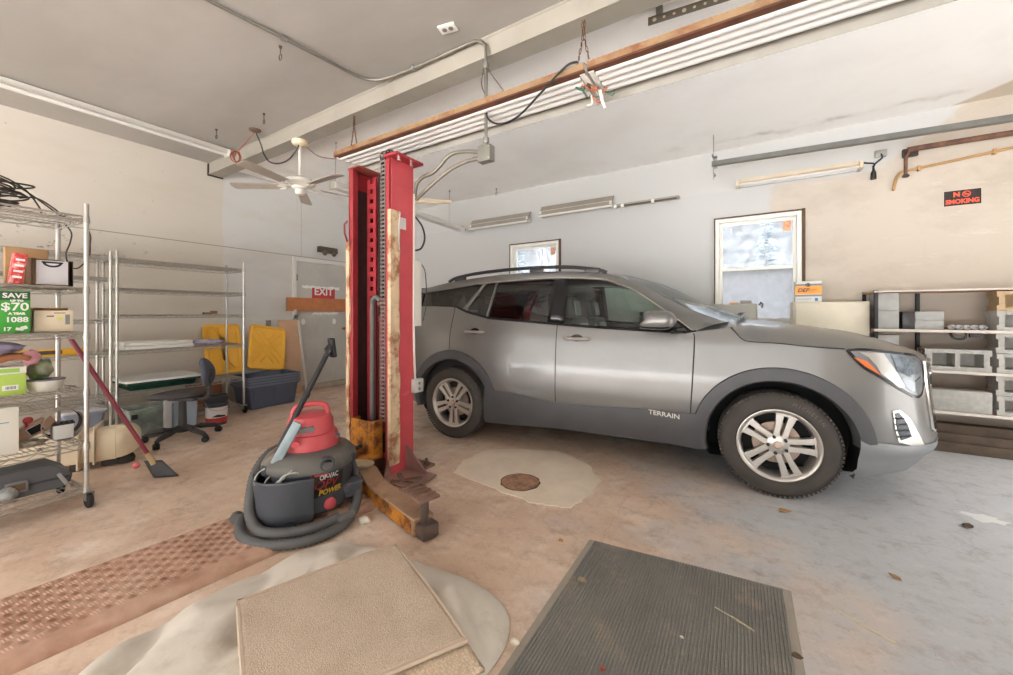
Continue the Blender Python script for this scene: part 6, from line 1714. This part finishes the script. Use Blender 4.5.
b = MB(); b.tube(smooth_path([(1.325, 5.46, 2.53), (1.335, 5.46, 2.60), (1.36, 5.46, 2.68), (1.42, 5.46, 2.715), (1.7, 5.46, 2.745), (2.1, 5.46, 2.79), (3.0, 5.46, 2.88), (3.55, 5.46, 2.94)], 6), .013, 8); 
for x, z in ((1.5, 2.722), (2.0, 2.779)): b.box(x, x + .02, 5.44, 5.48, z - .025, z + .025)
tag(b.build('tan_pipe', mat('tan_pipe', (178, 140, 92), .5, .2, var=.1)), 'thin tan pipe fixed along the back wall below the rusty pipe', 'pipe')
t = thing('wall_outlet', 'grey outlet box with a black plug and cord by the back wall lamp', 'outlet', (1.23, 5.482, 2.935))
MB().box(-.045, .045, -.03, 0, -.035, .035, .004).build('box', GALV, t)
b = MB(); b.tube(smooth_path([(0, -.035, -.01), (.0, -.06, -.06), (-.05, -.06, -.11), (-.07, -.06, -.16), (-.06, -.06, -.11), (-.12, -.06, -.09), (-.17, -.06, -.07)], 6), .008, 8).tube([(-.065, -.06, -.13), (-.065, -.06, -.2), (-.065, -.06, -.27)], [.014, .022, .024], 10); b.build('plug', BLACK, t)
t = thing('no_smoking_sign', 'black sign with orange NO SMOKING lettering on the back wall', 'sign', (1.8125, 5.48, 2.387), R(0))
b = MB(); b.box(-.125, .125, -.004, 0, -.075, .075); c = b.build('plate', mat('sign_black', (34, 26, 26), .4), t)
ORG = mat('sign_orange', (240, 92, 62), .5)
text('lettering', 'SMOKING', .058, facing((0, -.005, -.036), (1, 0, 0), (0, 0, 1)), ORG, c, .0006, .0022, sx=.86)
text('lettering', 'N', .06, facing((-.038, -.005, .032), (1, 0, 0), (0, 0, 1)), ORG, c, .0006, .003)
b = MB(); b.lathe([(.022, 0), (.029, 0), (.029, .001), (.022, .001)], (.028, -.0045, .032), 24, 'y', Matrix.Rotation(PI, 4, 'X'), cap=False).obox((.028, -.0052, .032), (.045, .001, .008), (0, R(40), 0)).obox((.028, -.0052, .030), (.03, .001, .008)); b.build('smoke_symbol', ORG, c)
b = MB()
for x0, x1, z0, z1 in ((-.127, .127, .073, .077), (-.127, .127, -.077, -.073), (-.127, -.123, -.075, .075), (.123, .127, -.075, .075)): b.box(x0, x1, -.0045, .0, z0, z1)
b.build('border', mat('sign_border', (206, 190, 172), .6), c)
t = thing('perforated_angle', 'dark perforated steel angle hanging below the white ceiling', 'steel angle', (-.54, 2.70, 3.25))
b = MB(); Mx = Matrix.Rotation(R(5), 4, 'Z'); b.prism([(0, -.055), (.004, -.055), (.004, -.004), (.04, -.004), (.04, 0), (0, 0)], 'x', 0, 1.1, Mx); c = b.build('angle', mat('angle_dark', (112, 104, 92), .5, .5, var=.15), t)
for k in range(8):
    b = MB(); b.cyl(Mx @ Vector((.04 + .06 * k, -.001, -.028)), Mx @ Vector((.04 + .06 * k, .0, -.028)), .009 if k % 3 else .013, n=10); b.build('hole', mat('hole_light', (196, 186, 170), .6), c)
for x in (.05, .8): b = MB(); b.box(x, x + .04, .0, .035, 0, .05); b.build('hanger', GALV, t)
# ------------------------------------------------------------------ shelves of blocks at the back wall
BOARDE = mat('board_edge', (196, 191, 184), .6, var=.05); BOARDW = mat('board_top', (190, 152, 118), .6, var=.1, scale=5)
ANGLE = mat('black_angle', (38, 36, 36), .5)
rk = thing('shelf_rack', 'long black-framed rack of pale boards on the back wall holding concrete blocks', 'shelf', (1.085, 5.46, 0))
for x, y in ((0, -.44), (.40, -.02), (1.45, -.44), (0, -.02), (1.45, -.02)):
    b = MB(); b.box(x, x + .028, y, y + .004, 0, 1.49).box(x, x + .004, y, y + .03, 0, 1.49); b.build('upright', ANGLE, rk)
for z, th in ((.388, .025), (.752, .025), (1.117, .025), (1.482, .016)):
    b = MB(); b.box(-.005, 1.60, -.46, 0, z - th, z); s = b.build('shelf_board', BOARDW, rk)
    b = MB(); b.box(-.005, 1.60, -.463, -.46, z - th + .003, z + .001); b.build('front_edge', BOARDE, s)
CONC = mat('grey_concrete', (164, 162, 156), .9, var=.14, scale=22, bump=.4)
TANC = mat('tan_concrete', (176, 152, 120), .9, var=.15, scale=22, bump=.4)
def block(label, x, y, z, rz, m=CONC, holes=True, solid=False):
    """hollow block, 39 x 19 x 19, lying on its long side so the hollows face the room"""
    t = MB()
    L, H, D = .385, .19, .19
    if solid: t.box(0, L, 0, D, 0, H, .006)
    else:
        e = .035; c = .03
        t.box(0, L, 0, D, 0, e).box(0, L, 0, D, H - e, H).box(0, e, 0, D, e, H - e).box(L - e, L, 0, D, e, H - e).box(L / 2 - c / 2, L / 2 + c / 2, 0, D, e, H - e)
        t.box(e, L - e, D - .03, D, e, H - e)
        t.box(-.012, 0, 0, D, H * .72, H).box(-.012, 0, 0, D, 0, H * .28).box(L, L + .012, 0, D, H * .72, H).box(L, L + .012, 0, D, 0, H * .28)
    o = t.build('concrete_block', m, loc=(x, y, z)); o.rotation_euler = (0, 0, rz)
    return tag(o, label, 'concrete block', 'concrete blocks on the rack')
block('hollow grey block alone on the middle board of the rack', 1.44, 5.02, .753, 0)
block('solid-faced grey block alone on the lowest board of the rack', 1.455, 5.02, .389, 0, solid=True)
names = ('lowest board', 'middle board', 'upper board')
for i, z in enumerate((.389, .753, 1.118)):
    for k in range(2 if i < 2 else 1):
        o = block('%s of the block stack at the end of the %s' % ('bottom block' if k == 0 else 'top block', names[i]) if i < 2 else 'grey block at the end of the upper board under a tan block', 1.875, 5.02 + .01 * k, z + .1705 * k, R(4 - 6 * k), CONC); o.scale = (1, 1, .88)
o = block('tan block on top of the grey one at the end of the upper board', 1.875, 5.02, 1.2885, R(-3), TANC); o.scale = (1, 1, .88)
def slab(label, x0, x1, y0, y1, z0, z1, m, name='stone_slab', cat='slab', group=None):
    o = MB().box(x0, x1, y0, y1, z0, z1, .004).build(name, m); return tag(o, label, cat, group)
for k, w_ in enumerate(('lower', 'upper')):
    slab('%s of two grey paver packs standing at the rack upright by the cabinet' % w_, 1.105 + .004 * k, 1.262, 5.04, 5.3, 1.118 + .172 * k, 1.288 + .172 * k, mat('wrapped_grey', (158, 158, 154), .6, var=.1, scale=18), 'paver_pack', 'pavers', 'grey paver packs')
slab('grey paver pack under the upper board next to the cabinet', 1.105, 1.262, 5.04, 5.3, .753, 1.06, mat('wrapped_grey', (158, 158, 154), .6, var=.1, scale=18), 'paver_pack', 'pavers', 'grey paver packs')
t = thing('block_pair', 'black and grey block with a groove across its middle on the upper board', 'block', (1.285, 5.04, 1.118))
b = MB(); b.box(.085, .27, 0, .18, 0, .078, .004).box(.085, .27, 0, .18, .084, .165, .004).box(.09, .265, .005, .175, .07, .09); b.build('grey_half', mat('wrapped_grey', (158, 158, 154), .6, var=.1, scale=18), t)
b = MB(); b.box(0, .084, .0, .18, 0, .165, .004); c = b.build('dark_half', mat('dark_glaze', (44, 42, 42), .35, var=.2, col2=(120, 110, 96), scale=25, lo=.62, hi=.7), t)
GLOBE = mat('bulb_glass', (210, 214, 222), .25)
for k in range(5):
    t = thing('light_bulb', 'white light bulb, %s of five from the grooved block on the upper board' % ('first', 'second', 'third', 'fourth', 'last')[k], 'light bulb', (1.60 + .047 * k, 5.03, 1.142), 0, 'light bulbs in a row')
    b = MB(); b.lathe([(0, -.03), (.014, -.028), (.022, -.016), (.024, 0), (.02, .016), (.012, .03), (.011, .034)], n=16, axis='y', M=Matrix.Rotation(0, 4, 'X'), cap=False); b.build('globe', GLOBE, t)
    b = MB(); b.lathe([(.0115, .03), (.0115, .05), (.005, .056), (0, .056)], n=12, axis='y', cap=False); b.build('screw_base', STEEL, t)
slab('thin dark batten lying behind the row of light bulbs', 1.55, 1.86, 5.12, 5.16, 1.118, 1.14, mat('dark_batten', (110, 90, 72), .7, var=.2), 'batten', 'batten')
b = MB(); b.tube(smooth_path([(1.60, 5.05, 1.09), (1.60, 5.03, 1.06), (1.63, 5.03, 1.04), (1.68, 5.03, 1.045), (1.69, 5.04, 1.09)], 5), .01, 8).box(1.71, 1.78, 5.02, 5.05, 1.055, 1.09); tag(b.build('hanging_bracket', BLACK), 'black bracket hanging under the upper board of the rack', 'bracket')
b = MB(); b.tube([(1.415, 5.05, .755), (1.42, 5.045, .80), (1.405, 5.045, .86), (1.42, 5.05, .93), (1.40, 5.05, .95)], [.022, .014, .02, .012, .018], 8); tag(b.build('rusty_spring', mat('rust_dark', (80, 62, 50), .8, var=.3, scale=40)), 'dark rusty lump beside the hollow block on the middle board', 'spring')
DT = mat('dark_timber', (84, 70, 58), .85, var=.3, scale=9)
for k, (x0, x1, z0, z1, y0, y1) in enumerate(((1.2, 2.6, 0, .09, 5.1, 5.24), (1.25, 2.5, .092, .17, 5.12, 5.24), (1.3, 2.6, .172, .25, 5.14, 5.25), (1.2, 2.5, 0, .1, 5.27, 5.42))):
    slab(('lowest dark timber under the block rack, in front', 'middle dark timber of the pile under the block rack', 'topmost dark timber of the pile under the block rack', 'dark timber at the wall behind the pile under the rack')[k], x0, x1, y0, y1, z0, z1, DT, 'timber', 'timber', 'dark timbers under the rack')
# ---- cabinets under the window and the box on top
t = thing('cream_cabinet', 'cream metal cabinet standing beside the window behind the car hood', 'cabinet', (.778, 5.28, 0))
b = MB(); b.box(-.318, .292, -.18, .17, .04, 1.385, .008); c = b.build('body', mat('cabinet_cream', (214, 206, 186), .5, var=.03), t)
b = MB(); b.box(-.30, .278, -.20, -.18, .08, 1.37, .006); dr_ = b.build('door', mat('cabinet_cream', (214, 206, 186), .5, var=.03), t)
b = MB(); b.box(.24, .26, -.225, -.2, .75, .90, .004); b.build('handle', STEEL, dr_)
b = MB(); b.box(-.30, .28, -.15, .15, 0, .04); b.build('base', DKGREY, t)
t = thing('grey_cabinet', 'grey metal cabinet standing below the tall window behind the windshield', 'cabinet', (-.115, 5.24, 0))
b = MB(); b.box(-.265, .255, -.14, .14, .04, 1.375, .006); c = b.build('body', mat('cabinet_grey', (172, 170, 162), .5, var=.03), t)
b = MB(); b.box(.255, .262, -.145, -.12, .04, 1.375); b.build('white_edge', WHITE, c)
b = MB(); b.box(-.255, .24, -.155, -.14, .08, 1.36, .004); dr_ = b.build('door', mat('cabinet_grey', (172, 170, 162), .5, var=.03), t)
b = MB(); b.box(.18, .2, -.175, -.155, .72, .86, .004); b.build('handle', STEEL, dr_)
slab('small grey carton on the grey cabinet in front of the lower pane', -.02, .09, 5.16, 5.26, 1.376, 1.415, mat('grey_carton', (146, 140, 132), .6), 'small_carton', 'box')
slab('small orange carton on the grey cabinet beside the grey carton', -.13, -.04, 5.18, 5.26, 1.376, 1.40, mat('orange_carton', (226, 178, 140), .6), 'small_carton', 'box')
b = MB(); b.tube([(.16, 5.1, 1.36), (.175, 5.09, 1.39), (.19, 5.09, 1.37), (.185, 5.09, 1.33)], .01, 6); tag(b.build('cabinet_clip', DKGREY), 'dark clip hooked on the edge of the grey cabinet', 'clip')
t = thing('fluid_box', 'white and orange DEF box standing on the cream cabinet', 'box', (.595, 5.2, 1.386))
b = MB(); b.box(-.11, .112, -.05, .10, 0, .222, .003); c = b.build('carton', mat('pale_grey_card', (206, 206, 202), .6), t)
b = MB(); b.box(-.11, .112, -.0508, -.0502, .085, .17); b.build('orange_band', mat('band_orange', (238, 156, 56), .5), c)
for z in (.172, .06): 
    b = MB(); b.box(-.11, .112, -.0512, -.0504, z, z + (.022 if z > .1 else .02)); b.build('grey_band', mat('band_grey', (130, 130, 128), .5), c)
text('lettering', 'DEF', .055, facing((-.045, -.0516, .125), (1, 0, 0), (0, 0, 1)), mat('def_dark', (58, 48, 60), .5), c, .0005, .0016, .25)
b = MB(); b.tube([(-.0 + .022 * math.cos(a), -.052, .183 + .016 * math.sin(a)) for a in [2 * PI * k / 8 + PI / 8 for k in range(8)]], .005, 5, closed=True); b.lathe([(0, 0), (.01, 0), (.01, .001), (0, .001)], (0, -.052, .183), 12, 'y'); b.build('emblem', mat('emblem_dark', (60, 56, 54), .5), c)
b = MB(); b.box(.0, .07, -.0515, -.051, .12, .14).box(.0, .055, -.0515, -.051, .105, .113); b.build('fine_print', mat('print_orange', (206, 128, 44), .5), c)
b = MB(); b.box(.055, .08, -.0512, -.0504, .012, .042); b.build('blue_mark', mat('mark_blue', (70, 96, 150), .5), c)
b = MB(); b.box(-.10, .03, -.0512, -.0504, .03, .036); b.build('fine_print', mat('band_grey', (130, 130, 128), .5), c)

# ------------------------------------------------------------------ litter on the floor
LEAF = mat('dry_leaf', (166, 124, 76), .8, var=.2, scale=40); CHIP = mat('white_chip', (222, 214, 200), .8); DIRT = mat('dirt_clod', (88, 70, 56), .9)
def leaf(label, x, y, s, m, rz, z=.0):
    b = MB(); b.patch([(-s, 0), (-s * .4, s * .5), (s * .3, s * .35), (s, 0), (s * .3, -s * .4), (-s * .4, -s * .45)], lambda u, v: (u, v, .004 + .35 * abs(v) + .15 * abs(u) ** 1.2), s * .4)
    o = b.build('dry_leaf', m, None, solid=.001, loc=(x, y, z)); o.rotation_euler = (0, 0, rz); return tag(o, label, 'leaf', 'dry leaves')
def chip(label, x, y, s, m, z=0., name='paper_scrap', cat='scrap'):
    rnd = random.Random(int(x * 1000)); b = MB(); bb = bmesh.new(); bmesh.ops.create_icosphere(bb, subdivisions=2, radius=s)
    for v in bb.verts: v.co = Vector((v.co.x * 1.2, v.co.y * .8, max(0, v.co.z * .6 + s * .3))) * (1 + .35 * mnoise.noise(v.co * (2 / s) * .6 + Vector((x, y, 0))))
    b.take(bb); o = b.build(name, m, None, angle=30, loc=(x, y, z)); return tag(o, label, cat, 'scraps on the floor')
leaf('tan dry leaf on the floor in front of the front tire', .231, 3.015, .045, LEAF, .5)
leaf('dark dry leaf beside the white spill near the car bumper', 1.138, 3.368, .05, mat('dark_leaf', (70, 56, 44), .8), 1.2)
leaf('yellowish dry leaf on the grey part of the floor', .621, 2.536, .03, LEAF, 2.2)
chip('white crumb beside the edge of the ribbed mat', -.743, 1.274, .016, CHIP)
chip('crumpled white paper between the hose and the swing arm', -1.95, 1.54, .035, CHIP)
chip('tan crumb near the corner of the ribbed mat', -.86, 1.98, .012, LEAF)
chip('dirt clod on the far corner of the ribbed mat', -.64, 1.72, .018, mat('clod_tan', (150, 136, 112), .9), .011)
chip('small red scrap on the ribbed mat', -.42, 1.33, .008, mat('red_scrap', (170, 60, 50), .6), .011)
chip('white crumb on the middle of the ribbed mat', -.2, 1.62, .007, CHIP, .011)
chip('white crumb by the edge of the tread plate', -2.72, .60, .010, CHIP)
chip('dark clod near the corner of the ribbed mat', .17, 1.76, .016, DIRT)
b = MB(); b.tube([(-.10, 1.86, .013), (-.03, 1.83, .016), (.04, 1.80, .013)], .003, 5); tag(b.build('straw', mat('straw', (206, 192, 160), .8)), 'pale straw lying on the ribbed mat', 'straw', 'straws')
b = MB(); b.tube([(.33, 2.14, .003), (.40, 2.08, .005), (.50, 2.03, .003)], .003, 5); tag(b.build('straw', mat('straw', (206, 192, 160), .8)), 'pale straw lying on the grey floor', 'straw', 'straws')
b = MB(); rnd = random.Random(2); b.prism([(1.27 + .10 * math.cos(a) * rnd.uniform(.5, 1.1), 3.56 + .08 * math.sin(a) * rnd.uniform(.5, 1.1)) for a in [2 * PI * k / 18 for k in range(18)]], 'z', .0, .002); tag(b.build('white_spill', mat('spill_white', (206, 206, 205), .7)), 'dried white paint spill on the floor near the rack', 'spill')
